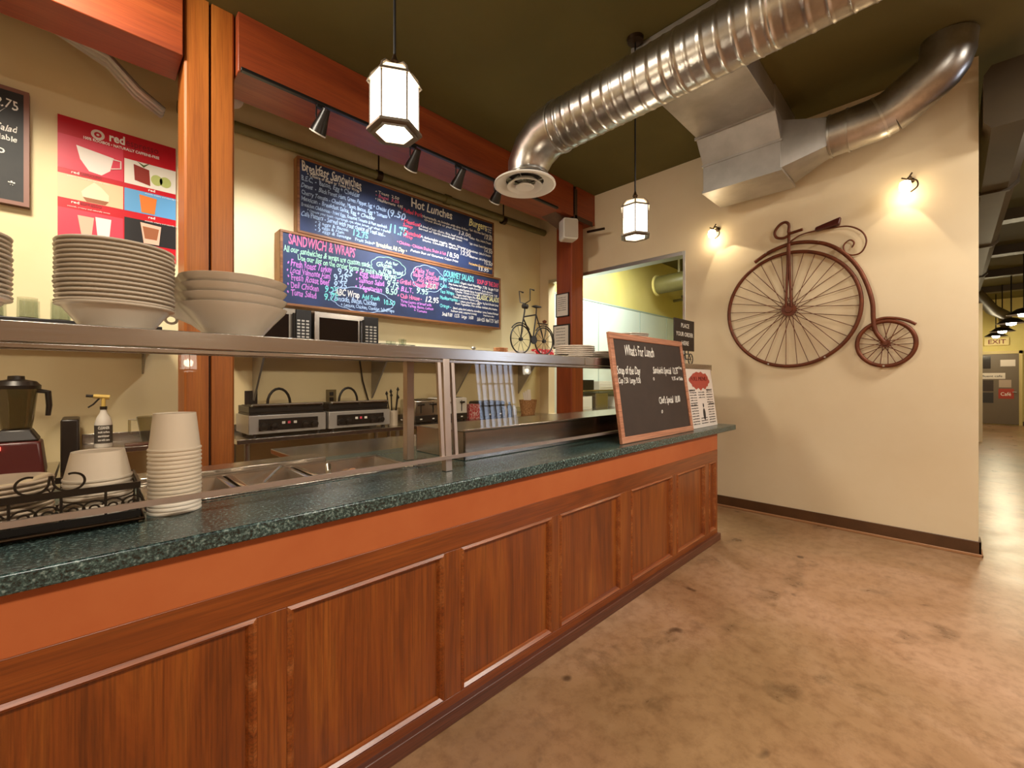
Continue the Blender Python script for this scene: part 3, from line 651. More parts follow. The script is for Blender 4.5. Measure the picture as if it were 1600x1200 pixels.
L1 = [('Breakfast Sandwiches', .02, .87, .125, 'cw', .31, .09),
 ('* Choice of Bagel or Toast, or Wrap *', .05, .82, .04, 'cw', .28, h), ('• Toast  2.50', .40, .90, .045, 'cw', .12, h), ('• Bagel  3.50', .40, .84, .045, 'cp', .12, h), ('• Hashbrowns  4.95', .40, .78, .045, 'cw', .14, h),
 ('B.E.C. -  Bacon, Egg + Cheddar', .02, .74, .062, 'cb', .30, h), ('Denver  -  Black Forest Ham, Green Pepper, Egg + Cheddar', .02, .64, .058, 'cb', .44, h),
 ('Cherry Tomato - Cheddar, Mayo, Bacon, Egg + Tomato', .02, .54, .055, 'cb', .44, h), ('Mexican - Breakfast Salsa, Egg + Cheddar', .02, .455, .055, 'cb', .38, h),
 ('Breakfast Clubhouse - Fried Eggs, Roasted Tomato & Ham sandwich', .02, .375, .05, 'cb', .44, h), ('* Choose your toast - sourdough, rye, white, brown, or wheat + cheddar', .05, .315, .036, 'cb', .43, h),
 ('Café Platters - Served with your choice of Toast and...', .02, .235, .062, 'cb', .43, h), ('• 2 eggs & Bacon', .09, .17, .045, 'cb', .17, h), ('• 2 eggs & Ham', .09, .115, .045, 'cb', .15, h), ('• 3 eggs & Sausage   Fruit Salad', .09, .06, .045, 'cb', .30, h),
 ('(9.50', .46, .60, .10, 'cb', .09, h), ('11.75', .465, .33, .12, 'ct', .09, h), ('12.75', .28, .13, .085, 'ct', .08, h), ('• Breakfast All Day •', .39, .05, .06, 'cy', .17, h),
 ('Hot Lunches', .58, .86, .13, 'cw', .21, .05), ('• Pulled Pork', .53, .73, .062, 'cr', .11, h), ('- Homemade, on brioche with slaw & fries', .63, .74, .042, 'cw', .24, h), ('Greek Bowls or your choice', .65, .69, .036, 'cw', .18, h), ('13.00', .82, .63, .065, 'cw', .06, h),
 ('• Meatloaf', .53, .555, .058, 'cr', .10, h), ('Soup', .54, .49, .05, 'cr', .05, h), ('- A bowl of your choice, Rice, beef noodle soup', .62, .56, .04, 'cw', .25, h), ('Served w/ Garlic sourdough toast', .62, .51, .036, 'cw', .22, h),
 ('• Meatball', .53, .37, .058, 'cr', .10, h), ('Wrap', .54, .31, .05, 'cr', .05, h), ('- A delectable veggie, Mayo, Greens', .62, .38, .04, 'cw', .24, h), ('Sauce, Cheddar & spinach', .64, .33, .036, 'cw', .18, h), ('13.50', .83, .33, .06, 'cw', .05, h), ('13.50', .83, .26, .06, 'cw', .05, h),
 ('• Chicken - Chicken Shake, Shake & Salt', .51, .18, .05, 'cp', .25, h), ('Potato Bun w/ Gourmet Cajun Fries', .58, .10, .038, 'cw', .24, h), ('18.50', .76, .17, .075, 'cw', .06, h),
 ('Burgers', .875, .86, .12, 'cy', .09, .05), ('served with', .955, .93, .03, 'cw', .035, h), ('Fries, Salad', .952, .885, .03, 'cw', .035, h), ('or Soup', .958, .84, .03, 'cw', .03, h),
 ('• Classic - Mayo, Lettuce, Onion, Tomato, Pickle', .875, .76, .042, 'cw', .115, h), ('13.00', .95, .69, .055, 'cw', .04, h), ('• Deluxe - Mayo, Lettuce, Tomato', .875, .61, .042, 'cw', .11, h), ('• Spicy - Avocado, Tomato & Banana pepper', .875, .50, .042, 'cw', .115, h), ('14.50', .95, .43, .055, 'cw', .04, h),
 ('• Southwest - Salsa & Cheddar', .875, .36, .042, 'cw', .11, h), ('• Mushroom - Salt & Mushroom', .875, .25, .042, 'cw', .11, h), ('15.50', .95, .19, .055, 'cw', .04, h), ('Hot Lunches & Burgers served with', .875, .115, .045, 'co', .115, h), ('13.95', .92, .05, .06, 'cw', .05, h)]
t, by, _ = board('menu_board', 'upper blue-black menu board headed Breakfast Sandwiches, Hot Lunches and Burgers', 1.385, 3.84, 2.728, 3.44, 4.25, WY, L1)
finish(t, by)
L2 = [('SANDWICH & WRAPS', .035, .875, .125, 'cp', .30, .04), ('All our sandwiches & wraps are custom made...', .015, .76, .075, 'cg', .40, h), ('Use our list on the order forms to make a Perfect!', .075, .665, .07, 'cg', .42, h),
 ('• Fresh Roast Turkey', .03, .56, .085, 'cm', .20, h), ('• Local Valmonte Ham', .03, .46, .075, 'cm', .19, h), ('• Fresh Roast Beef', .03, .36, .08, 'cm', .19, h), ('• Deli Chicken', .03, .25, .075, 'cm', .14, h), ('• Tuna Salad', .03, .14, .075, 'cm', .13, h),
 ('9.25', .255, .56, .085, 'cb', .065, h), ('9.25', .235, .45, .085, 'cb', .065, h), ('9.25', .235, .35, .08, 'cb', .06, h), ('9.25', .195, .25, .085, 'ct', .06, h), ('9.75', .195, .14, .085, 'ct', .06, h),
 ('ABC Wrap', .245, .235, .085, 'cw', .11, .04), ('Add Fresh', .365, .235, .06, 'ct', .08, h), ('Avocado, Bacon, Chicken', .24, .145, .07, 'cb', .19, h), ('+ Lettuce, Chicken, Cheddar, Salad/Mayo', .27, .07, .05, 'cb', .24, h), ('10.50', .46, .19, .07, 'ct', .05, h),
 ('• Egg Salad', .335, .60, .08, 'cm', .12, h), ('8.75', .465, .60, .085, 'cg', .055, h), ('• Salmon Salad', .335, .49, .07, 'cm', .13, h), ('9.75', .475, .49, .085, 'cg', .055, h), ('• Vegetarian', .335, .375, .075, 'cm', .12, h), ('8.50', .47, .375, .085, 'cg', .055, h),
 ('• Grilled Cheese', .525, .585, .07, 'cp', .12, h), ('7.50', .65, .585, .08, 'cg', .05, h), ('• B.L.T.', .525, .455, .07, 'cm', .07, h), ('9.95', .61, .465, .085, 'cg', .055, h), ('• Club House -', .525, .34, .065, 'cp', .11, h), ('12.95', .65, .34, .085, 'cw', .06, h), ('Three Layers of bread with', .54, .265, .045, 'cm', .14, h), ('Ham, Turkey, Bacon, Lettuce', .54, .20, .045, 'cm', .15, h), ('+ Tomato', .60, .135, .04, 'cm', .06, h),
 ('Ask for', .47, .88, .05, 'cg', .06, h), ('Gluten', .43, .81, .065, 'cg', .07, h), ('Free Bread', .46, .73, .065, 'cg', .09, h),
 ('Make Your', .605, .84, .07, 'cp', .09, h), ('Salad Special', .595, .76, .07, 'cp', .12, h), ('Add Chicken', .615, .675, .07, 'cp', .10, h), ('Available', .635, .60, .07, 'cp', .075, h),
 ('GOURMET SALADS', .735, .87, .095, 'ct', .14, .04), ('Turkey Club Salad -', .715, .785, .06, 'ct', .10, h), ('Organic mixed Vegetable', .815, .785, .042, 'cw', .09, h), ('Feta cheese, bell peppers, apple, broccoli', .76, .725, .036, 'cw', .145, h),
 ('Cobb -', .72, .655, .055, 'ct', .04, h), ('Crispy greens mixed Vegetable, Bacon, Avocado', .765, .655, .038, 'cw', .14, h), ('Cheddar, Tomato & Dressing', .79, .605, .036, 'cw', .11, h), ('Taco Wraps -', .72, .545, .055, 'ct', .07, h), ('Organic mixed Veggies, Rice, Beans', .795, .545, .038, 'cw', .11, h), ('Cheese, cucumber, lettuce, salsa', .78, .495, .036, 'cw', .12, h),
 ('Mediterranean -', .72, .43, .055, 'ct', .09, h), ('Lettuce, green Peppers, olives', .815, .43, .038, 'cw', .09, h), ('Fresh Vegetables, Feta cheese', .79, .375, .036, 'cw', .12, h), ('Orange -', .72, .28, .055, 'ct', .05, h), ('Spinach, apples, dried cranberries, almonds', .78, .28, .038, 'cw', .12, h), ('Sunflower seeds, poppyseed dressing', .77, .22, .036, 'cw', .12, h), ('Small 9.00   12.25   Large   14.00', .73, .125, .055, 'cw', .145, h),
 ('SOUP OF THE DAY', .892, .86, .075, 'cr', .10, .04), ('cup 7.50  large 9.50', .895, .775, .05, 'cw', .095, h), ('• Ask about..', .905, .71, .035, 'cw', .06, h), ('Half sandwich & soup  13.00', .905, .66, .035, 'cw', .08, h), ('CLASSIC SALADS', .892, .545, .085, 'cy', .10, .04),
 ('Garden - Veg, Seeds & Shredded Carrots', .895, .46, .04, 'cw', .095, h), ('Pasta - Artichoke, dried tomatoes', .895, .375, .04, 'cw', .09, h), ('Caesar - Lemon, Croutons & Parmesan', .895, .28, .04, 'cw', .095, h), ('Fresh lemon slice', .92, .22, .032, 'cw', .05, h), ('Side 4.25  Med 7.75  Sml 6', .892, .11, .06, 'cw', .10, h)]
t, by, fr_ = board('menu_board', 'lower blue-black menu board headed Sandwich & Wraps, standing further off the wall', 1.222, 3.905, 2.028, 2.703, 4.19, WY, L2)
x0, z0, W, Hh, yf = fr_
def cloud(mb, cu, cv, ru, rv, n, rr=.0035):
    pts = []
    for k in range(n*6):
        a = 2*PI*k/(n*6); b_ = 1+.07*abs(math.sin(a*n/2)); uu = cu+ru*math.cos(a)*b_; pts.append((x0+uu*.69/(1-uu*.31)*W, yf+.003, z0+(cv*.93+.03)*Hh+rv*Hh*math.sin(a)*b_))
    mb.tube(pts, rr, 6, closed=True, flat=1)
cloud(by['cg'], .485, .80, .075, .15, 10); cloud(by['cb'], .665, .74, .072, .21, 9); cloud(by['cb'], .365, .19, .135, .17, 12)
finish(t, by)

# chalk menu at the left edge
t = thing('chalk_menu', 'dark framed chalk menu at the left edge, left of the red poster', 'menu board', (-.6, 4.31, 2.49))
MB().box(-.95, 4.30, 2.50, -.278, WY, 3.26).build('side', 'plinth', t)
MB().box(-.95, 4.292, 2.50, -.278, 4.302, 2.525).box(-.303, 4.292, 2.525, -.278, 4.302, 3.235).box(-.95, 4.292, 3.235, -.278, 4.302, 3.26).build('frame', pbr('mauve_wood', '8a6050', .5), t)
MB().box(-.95, 4.296, 2.525, -.303, 4.303, 3.235).build('slate', 'slateblack', t)
m = MB(); text(m, '2.75', (-.43, 4.294, 3.12), RX, UZ, .085, .012, .10, h); text(m, 'Any Salad', (-.50, 4.294, 2.97), RX, UZ, .06, .012, .17, h); text(m, 'available', (-.48, 4.294, 2.91), RX, UZ, .05, .012, .15, h)
m.prism([(0, 0), (.02, .03), (.06, .09), (.03, .05)], lambda u, v, tt: (-.44+u, tt, 3.03+v), 4.2935, 4.2955); text(m, 'o', (-.42, 4.294, 2.82), RX, UZ, .07, .012); text(m, '*', (-.37, 4.294, 2.60), RX, UZ, .07, .03)
m.build('chalk_lettering', 'cw', t, smooth=False)

# ------------------------------------------------------------------ red drinks poster
t = thing('drinks_poster', 'red poster with six drink pictures on the wall left of the split post', 'poster', (.19, 4.34, 2.28))
px0, px1, pz0, pz1 = -.15, .50, 2.285, 3.20; y = 4.338
MB().box(px0, y, pz0, px1, WY-.001, pz1).build('sheet', 'red', t)
def PP(u, v): return (px0+u*(px1-px0), pz0+v*(pz1-pz0))
def patch(nm, u0, v0, u1, v1, mat, dy=.001):
    a, b_ = PP(u0, v0); c_, d_ = PP(u1, v1); MB().box(a, y-dy, b_, c_, y-dy+.001, d_).build(nm, mat, t)
def shape(nm, pts, mat, dy=.0025):
    MB().prism([PP(u, v) for u, v in pts], lambda a, b_, tt: (a, tt, b_), y-dy, y-dy+.001).build(nm, mat, t, smooth=False)
cols = {k: pbr('print_'+k, v, .4) for k, v in dict(peach='efc39a', pink='d8384e', white='e8e2d4', blue='5f9fd0', black='15110f', tea='8c2410', amber='d8762a', lime='b7c070', cream='ecdcb8', cup='eee4da', milk='e6b49a', green='4a5a1e', dark='8e0414', brown='9a5a34').items()}
patch('picture', 0, .60, .52, .86, cols['pink']); patch('picture', 0, .375, .52, .56, cols['peach']); patch('picture', 0, .07, .52, .30, cols['pink'])
patch('picture', .53, .60, 1, .80, cols['white']); patch('picture', .53, .375, 1, .56, cols['blue']); patch('picture', .53, .12, 1, .32, cols['black'])
shape('printed_cup', [(.14, .80), (.44, .77), (.41, .66), (.34, .61), (.24, .62), (.17, .70)], cols['cup'])
MB().tube([(PP(.43, .76)[0], y-.002, PP(.43, .76)[1]), (PP(.50, .76)[0], y-.002, PP(.50, .76)[1]), (PP(.50, .70)[0], y-.002, PP(.50, .70)[1]), (PP(.42, .68)[0], y-.002, PP(.42, .68)[1])], .005, 6).build('printed_cup_handle', cols['cup'], t)
shape('printed_cream', [(.18, .45), (.22, .49), (.28, .54), (.34, .51), (.40, .46), (.40, .41), (.19, .41)], cols['cream']); shape('printed_coffee', [(.19, .41), (.40, .41), (.37, .378), (.22, .378)], cols['brown'])
shape('printed_glass', [(.15, .26), (.28, .26), (.26, .11), (.18, .11)], cols['milk']); shape('printed_glass', [(.29, .27), (.42, .27), (.40, .09), (.31, .09)], cols['cup'])
shape('printed_tea', [(.61, .77), (.75, .75), (.76, .62), (.62, .64)], cols['tea']); shape('printed_mint', [(.64, .80), (.70, .78), (.76, .81), (.70, .76)], cols['green'])
for cx_, cv_, cc in ((.82, .68, 'lime'), (.90, .68, 'lime')):
    shape('printed_lime', [(cx_+.055*math.cos(2*PI*k/20), cv_+.045*math.sin(2*PI*k/20)) for k in range(20)], cols[cc])
shape('printed_amber', [(.66, .53), (.82, .52), (.80, .385), (.68, .385)], cols['amber'])
shape('printed_iced_drink', [(.67, .30), (.86, .29), (.84, .13), (.70, .13)], cols['milk']); shape('printed_drink', [(.69, .27), (.84, .265), (.82, .17), (.71, .17)], cols['brown'], .0035)
m = MB(); text(m, 'red', (PP(.40, .905)[0], y-.002, PP(.40, .905)[1]), RX, UZ, .085, .03, .085); text(m, '100% ROOIBOS • NATURALLY CAFFEINE-FREE', (PP(.19, .865)[0], y-.002, PP(.19, .865)[1]), RX, UZ, .028, .02, .42)
for u, v in ((.10, .575), (.10, .345), (.16, .045), (.74, .575), (.74, .345), (.66, .09)):
    text(m, 'red', (PP(u, v)[0], y-.002, PP(u, v)[1]), RX, UZ, .026, .02, .04); text(m, 'smooth, creamy and naturally sweet', (PP(u-.03, v-.03)[0], y-.002, PP(u-.03, v-.03)[1]), RX, UZ, .014, .0, .22)
m.build('white_lettering', 'cw', t, smooth=False)
m = MB(); text(m, 'espresso', (PP(.54, .905)[0], y-.002, PP(.54, .905)[1]), RX, UZ, .075, .01, .19)
for (u, v), wd in zip(((.17, .575), (.17, .345), (.23, .045)), ('CAPPUCCINO', 'ESPRESSO', 'LATTE')): text(m, wd, (PP(u, v)[0], y-.002, PP(u, v)[1]), RX, UZ, .026, .01, .11)
m.build('dark_red_lettering', cols['dark'], t, smooth=False)
MB().ring([(.02, -.0005), (.036, -.0005), (.036, .0005), (.02, .0005)], (PP(.31, .925)[0], y-.0015, PP(.31, .925)[1]), 24, axis='y').lathe([(0, -.0005), (.008, 0)], (PP(.31, .925)[0], y-.002, PP(.31, .925)[1]), 12, axis='y').build('round_mark', 'sheet', t)

# ------------------------------------------------------------------ framed papers on the right post (left face)
def framed(z0, z1, y0, y1, label, big):
    t = thing('framed_certificate', label, 'framed paper', (4.47, (y0+y1)/2, z0), 'framed papers on the right post')
    x = 4.474
    MB().box(x-.016, y0, z0, x-.001, y1, z0+.012).box(x-.016, y0, z1-.012, x-.001, y1, z1).box(x-.016, y0, z0, x-.001, y0+.012, z1).box(x-.016, y1-.012, z0, x-.001, y1, z1).build('frame', 'darkframe', t)
    MB().box(x-.010, y0+.012, z0+.012, x-.002, y1-.012, z1-.012).build('paper', 'sheet', t)
    m = MB()
    for k in range(7): text(m, random.choice(['Certificate of', 'this is to certify that', 'has completed the', 'food safety course', 'date and signature']), (x-.0115, y1-.035, z1-.06-k*(z1-z0-.09)/8), (0, -1, 0), UZ, .016, .005, (y1-y0)*.62)
    m.build('lettering', 'ink', t, smooth=False)
framed(2.19, 2.50, 3.485, 3.70, 'upper framed certificate on the right post', 0)
fr2 = thing('framed_certificate', 'lower black-framed paper standing against the right post on the steel shelf side', 'framed paper', (4.46, 3.6, 1.78), 'framed papers on the right post')
MB().box(4.455, 3.47, 1.775, 4.473, 3.745, 2.09).build('frame', 'darkframe', fr2, bev=.002)
MB().box(4.452, 3.488, 1.795, 4.456, 3.727, 2.07).build('paper', 'sheet', fr2)
m = MB()
for k in range(6): text(m, ['Health Permit', 'issued under the act', 'premises inspected', 'no conditions', 'valid until', 'signed'][k], (4.451, 3.69, 2.03-k*.04), (0, -1, 0), UZ, .018, .005, .15)
m.build('lettering', 'ink', fr2, smooth=False)

# ------------------------------------------------------------------ wall shelf with microwaves and glassware
ws = thing('wall_shelf', 'white-edged wall shelf on triangular brackets under the menu boards', 'shelf', (2.6, 4.15, 1.6))
MB().box(.80, 3.92, 1.595, 4.75, 4.345, 1.625).build('board', 'steel', ws, bev=.003)
for x in (2.17, 3.28, 1.05, 4.4):
    MB().prism([(4.345, 1.595), (3.98, 1.595), (4.345, 1.16)], lambda u, v, t: (t, u, v), x-.008, x+.008).build('bracket', 'galvflat', ws)
tag(MB().tube([(2.02, 4.33, 1.595), (2.06, 4.335, 1.35), (2.12, 4.33, 1.14)], .008).build('power_cable', 'black', loc=(2.05, 4.33, 1.14)), 'dark cable hanging beside the shelf bracket behind the grills', 'cable')
def microwave(x0, x1, z1, label, bodym):
    t = thing('microwave', label, 'microwave', ((x0+x1)/2, 4.1, 1.626), 'microwaves on the wall shelf'); yf = 3.95; z0 = 1.636
    W = x1-x0
    MB().box(x0, yf+.02, z0, x1, 4.33, z1).build('body', bodym, t, bev=.006)
    xd = x0+W*.76
    dr = MB().box(x0, yf, z0, xd, yf+.02, z1).build('door', bodym, t, bev=.004)
    MB().box(x0+W*.07, yf-.004, z0+.045, xd-W*.10, yf+.002, z1-.05).build('window', 'darkglass', dr, bev=.01)
    MB().tube([(xd-W*.04, yf-.03, z0+.04), (xd-W*.04, yf-.03, z1-.04)], .012).tube([(xd-W*.04, yf-.03, z0+.05), (xd-W*.04, yf, z0+.05)], .008).tube([(xd-W*.04, yf-.03, z1-.05), (xd-W*.04, yf, z1-.05)], .008).build('handle', 'blackpl', dr)
    kp_ = MB().box(xd+.002, yf, z0, x1, yf+.02, z1).build('control_panel', 'blackpl', t, bev=.003)
    m = MB()
    for r in range(8):
        for c_ in range(3): m.box(xd+.012+c_*(x1-xd-.02)/3, yf-.003, z0+.03+r*.028, xd+.012+(c_+.65)*(x1-xd-.02)/3, yf, z0+.045+r*.028)
    m.build('keypad', 'whitep', kp_)
    for x in (x0+.05, x1-.05):
        for y_ in (yf+.06, 4.28): MB().lathe([(.014, 0), (.012, .0105)], (x, y_, 1.6255), 10).build('foot', 'blackpl', t)
microwave(.86, 1.405, 1.965, 'dark-fronted microwave left on the wall shelf, half hidden by the pedestal bowls', 'steeldark')
microwave(1.43, 2.04, 1.965, 'silver microwave right on the wall shelf below the lower menu board', 'steel')
# wire rack of glasses
t = thing('wire_basket', 'small wire basket with glasses on the wall shelf right of the microwaves', 'basket', (2.28, 4.05, 1.626))
m = MB()
bx0, bx1, by0, by1 = 2.07, 2.46, 3.96, 4.16
for z in (1.632, 1.68, 1.72): m.tube([(bx0, by0, z), (bx1, by0, z), (bx1, by1, z), (bx0, by1, z)], .003, 6, closed=True)
for k in range(10):
    x = bx0+(bx1-bx0)*k/9; m.tube([(x, by0, 1.632), (x, by0, 1.72)], .002, 5).tube([(x, by1, 1.632), (x, by1, 1.72)], .002, 5).tube([(x, by0, 1.632), (x, by1, 1.632)], .002, 5)
m.build('wire_frame', 'black', t)
def tumbler(x, y, z, r=.032, hh=.12, label='', name='glass_tumbler', mat='clear', group=None, cat='glass', taper=.85):
    m = MB().ring([(r*taper, 0), (r, hh), (r-.0025, hh), (r*taper-.003, .006)], (x, y, z), 20).lathe([(0, 0), (r*taper-.001, 0), (r*taper-.001, .006), (0, .006)], (x, y, z), 20)
    return tag(m.build(name, mat, loc=(x, y, z)), label, cat, group)
for k, (x, y_) in enumerate(((2.20, 4.04), (2.27, 4.08), (2.34, 4.03), (2.40, 4.09))):
    tumbler(x, y_, 1.6355, .03, .12 + (.03 if k > 1 else 0), 'clear glass standing in the wire basket on the wall shelf', group='glasses in the wire basket')
t = thing('wire_rack', 'low empty wire rack on the wall shelf right of the glasses', 'rack', (2.75, 4.05, 1.626))
m = MB(); m.tube([(2.56, 3.96, 1.63), (2.96, 3.96, 1.63), (2.96, 4.2, 1.63), (2.56, 4.2, 1.63)], .003, 6, closed=True).tube([(2.56, 3.96, 1.68), (2.70, 3.96, 1.675), (2.96, 3.96, 1.66)], .003, 6).tube([(2.56, 3.96, 1.63), (2.56, 3.96, 1.68)], .003, 6).tube([(2.96, 3.96, 1.63), (2.96, 3.96, 1.66)], .003, 6)
m.build('wire_frame', 'alu', t)
# left wall shelf with a tray of upturned glasses
ls = thing('glass_shelf', 'steel wall shelf behind the plate stacks, holding a dark tray of glasses', 'shelf', (-.8, 4.1, 1.6))
MB().box(-2.4, 3.95, 1.66, .40, 4.345, 1.69).build('board', 'steeldark', ls, bev=.003)
for x in (-1.8, -.6, .3): MB().prism([(4.345, 1.66), (4.0, 1.66), (4.345, 1.40)], lambda u, v, t: (t, u, v), x-.006, x+.006).build('bracket', 'steeldark', ls)
tag(MB().box(-1.2, 3.96, 1.691, .38, 4.30, 1.735).build('glass_tray', 'blackpl', loc=(-.4, 4.1, 1.691), bev=.004), 'black tray under the rows of glasses behind the plate stacks', 'tray')
for k in range(11):
    for r in range(2):
        tumbler(-1.12+k*.142, 4.03+r*.14, 1.7355, .045, .13, 'upturned clear glass on the black tray behind the plate stacks', group='glasses on the black tray', taper=1.05)

# ------------------------------------------------------------------ back tables
def worktable(name, label, x0, x1, y0, z, legs, low=None, mat='steel'):
    t = thing(name, label, 'work table', ((x0+x1)/2, (y0+4.3)/2, 0), 'steel tables along the back wall')
    MB().box(x0, y0, z-.035, x1, 4.30, z).box(x0, 4.285, z, x1, 4.30, z+.07).build('tabletop', mat, t, bev=.003)
    for x in legs:
        for y_ in (y0+.06, 4.22): MB().tube([(x, y_, .0), (x, y_, z-.035)], .019, 12).build('leg', 'alu', t)
    if low: MB().box(x0+.03, y0+.05, low, x1-.03, 4.24, low+.02).build('undershelf', 'steeldark', t)
    return t
worktable('steel_work_table', 'steel work table carrying the two panini grills', .79, 2.19, 3.72, .905, (.87, 2.15))
worktable('steel_work_table', 'steel work table carrying the toasters, right of the inner upright', 2.23, 4.42, 3.72, .905, (2.30, 3.3, 4.36), .30)
worktable('steel_work_table', 'steel counter with the white spray bottle, left of the split post', -.03, .42, 3.9, .90, (.03, .36))
t = thing('steel_work_table', 'steel stand under the blender at the left edge', 'work table', (-.6, 3.9, 0), 'steel tables along the back wall')
MB().box(-1.2, 3.55, .765, -.135, 4.25, .80).build('tabletop', 'steel', t, bev=.004)
for x in (-1.12, -.62, -.22):
    for y_ in (3.62, 4.18): MB().box(x-.025, y_-.025, 0, x+.025, y_+.025, .765).build('leg', 'alu', t)
tag(MB().box(-1.05, 3.60, .02, -.68, 4.15, .60).build('storage_bin', 'blackpl', loc=(-.9, 3.9, .02), bev=.02), 'black storage bin under the blender stand', 'bin')
tag(MB().box(-.125, 3.95, 0, -.04, 4.30, 1.10).build('side_panel', 'blackpl', loc=(-.08, 4.1, 0), bev=.01), 'dark upright panel between the blender stand and the spray-bottle counter', 'panel')

# panini grills
def grill(x0, x1, label):
    t = thing('panini_grill', label, 'grill', ((x0+x1)/2, 4.0, .905), 'panini grills on the steel table'); y0 = 3.80; W = x1-x0
    for x in (x0+.05, x1-.05):
        for y_ in (y0+.05, 4.15): MB().lathe([(.018, 0), (.015, .022)], (x, y_, .906), 12).build('foot', 'blackpl', t)
    MB().box(x0, y0+.005, .927, x1, 4.20, 1.075).build('base', pbr('satin_steel', 'c4c0ba', .4, .6), t, bev=.006)
    cp_ = MB().box(x0+.07, y0-.004, .952, x1-.07, y0+.006, 1.045).build('control_panel', 'blackpl', t, bev=.003)
    for k in (0.17, .30, .70, .83):
        MB().lathe([(.030, 0), (.030, -.012), (.024, -.028), (0, -.030)], (x0+W*k, y0-.004, .985), 18, axis='y').build('knob', 'blackpl', cp_)
    m = MB()
    for k in (.42, .57): m.box(x0+W*k-.012, y0-.008, 1.0, x0+W*k+.012, y0-.003, 1.02)
    m.build('switch', 'cw', cp_)
    MB().box(x0+W*.49-.010, y0-.008, 1.0, x0+W*.49+.010, y0-.003, 1.02).build('indicator', 'cr', cp_)
    MB().box(x0+.01, y0+.03, 1.076, x1-.01, 4.17, 1.092).build('lower_plate', 'black', t)
    g = MB().box(x0+.01, y0+.035, 1.094, x1-.01, 4.17, 1.145)
    for k in range(14): g.box(x0+.03+k*(W-.06)/14, y0+.05, 1.145, x0+.045+k*(W-.06)/14, 4.15, 1.150)
    g.build('lid', 'black', t, bev=.006)
    MB().tube([(x0+.03, y0+.01, 1.155), (x1-.03, y0+.01, 1.155)], .011).build('grip', 'steel', t)
    for x in (x0+.03, x0+W*.5, x1-.03): MB().tube([(x, y0+.01, 1.155), (x, y0+.06, 1.13)], .010).build('grip_post', 'alu', t)
    ar = [(x0+W*.5-.09*math.cos(PI*k/10), 4.08, 1.15+.13*math.sin(PI*k/10)) for k in range(11)]
    MB().tube(ar, .011).build('spring_arm', 'black', t)
grill(.885, 1.475, 'left panini grill with black lid and steel knob panel')
grill(1.50, 2.085, 'right panini grill, beside the utensil crock')
cr = thing('utensil_crock', 'pale crock of dark utensils beside the right grill', 'crock', (2.145, 3.86, .906))
MB().ring([(.048, 0), (.052, .15), (.047, .15), (.043, .006)], (2.15, 3.87, .906), 24).lathe([(0, 0), (.047, 0), (.047, .006), (0, .006)], (2.15, 3.87, .906), 24).build('pot', 'stoneware', cr)
for k in range(5):
    a = k*1.3; bx_, by_ = 2.15+.02*math.cos(a), 3.87+.02*math.sin(a)
    ut = MB().tube([(bx_, by_, .93), (bx_+.035*math.cos(a), by_+.035*math.sin(a), 1.17+.02*k)], .006).lathe([(0, -.02), (.016, 0), (.0, .03)], (bx_+.038*math.cos(a), by_+.038*math.sin(a), 1.18+.02*k), 8)
    tag(ut.build('kitchen_utensil', 'black', loc=(bx_, by_, .93)), 'dark utensil standing in the pale crock', 'utensil', 'utensils in the crock')
# toasters
def toaster(x0, x1, z1, body, label, front=True, y0=3.84):
    t = thing('toaster', label, 'toaster', ((x0+x1)/2, y0+.12, .906), 'toasters on the right steel table'); z0 = .918
    MB().box(x0, y0, z0, x1, y0+.30, z1).build('body', body, t, bev=.02, seg=3)
    MB().box(x0+.005, y0-.004, z0, x1-.005, y0+.29, z0+.07).build('base', 'blackpl', t, bev=.006)
    n = 2
    for k in range(n):
        xc = x0+(x1-x0)*(k+.5)/n
        MB().box(xc-.004, y0-.005, z0+.09, xc+.004, y0+.002, z1-.03).build('slot_guide', 'black', t)
        MB().box(xc-.025, y0-.035, z1-.06, xc+.025, y0-.003, z1-.04).build('lever', 'blackpl', t, bev=.004)
        MB().box(xc-.035, y0+.03, z1-.001, xc-.015, y0+.26, z1+.003).box(xc+.015, y0+.03, z1-.001, xc+.035, y0+.26, z1+.003).build('slot', 'black', t)
        MB().box(xc-.012, y0-.008, z0+.025, xc+.012, y0-.003, z0+.037).build('indicator', 'cw', t)
    for x in (x0+.03, x1-.03):
        for y_ in (y0+.03, y0+.26): MB().lathe([(.012, 0), (.010, .0125)], (x, y_, .9055), 10).build('foot', 'blackpl', t)
toaster(2.38, 2.68, 1.15, 'steel', 'steel toaster left of the front upright')
toaster(2.72, 3.07, 1.16, 'whitep', 'cream-fronted toaster with two levers right of the front upright')
toaster(3.32, 3.66, 1.10, 'blackpl', 'black four-slot toaster right of the red box')
tag(MB().box(3.11, 3.86, .906, 3.27, 4.0, 1.075).build('carton', mottled('red_check', 'b01828', 'e0c8c0', 90, .5, lo=.52, hi=.56), loc=(3.19, 3.93, .906), bev=.004), 'small red and white printed box between the toasters', 'carton')
tag(MB().lathe([(.035, 0), (.04, .03), (.03, .09), (.045, .12), (.02, .15), (0, .155)], (2.95, 4.05, 1.165), 16).build('pepper_mill', 'plinth', loc=(2.95, 4.05, 1.16)), 'brown object standing on the cream toaster', 'mill')
bk = thing('wicker_basket', 'tan basket of folded papers by the opening', 'basket', (4.15, 3.9, .906))
MB().ring([(.09, 0), (.12, .19), (.112, .19), (.083, .006)], (4.15, 3.92, .906), 24).lathe([(0, 0), (.089, 0), (.089, .006), (0, .006)], (4.15, 3.92, .906), 24).build('basket_wall', mottled('wicker', '8a5a30', 'c09060', 60, .7), bk)
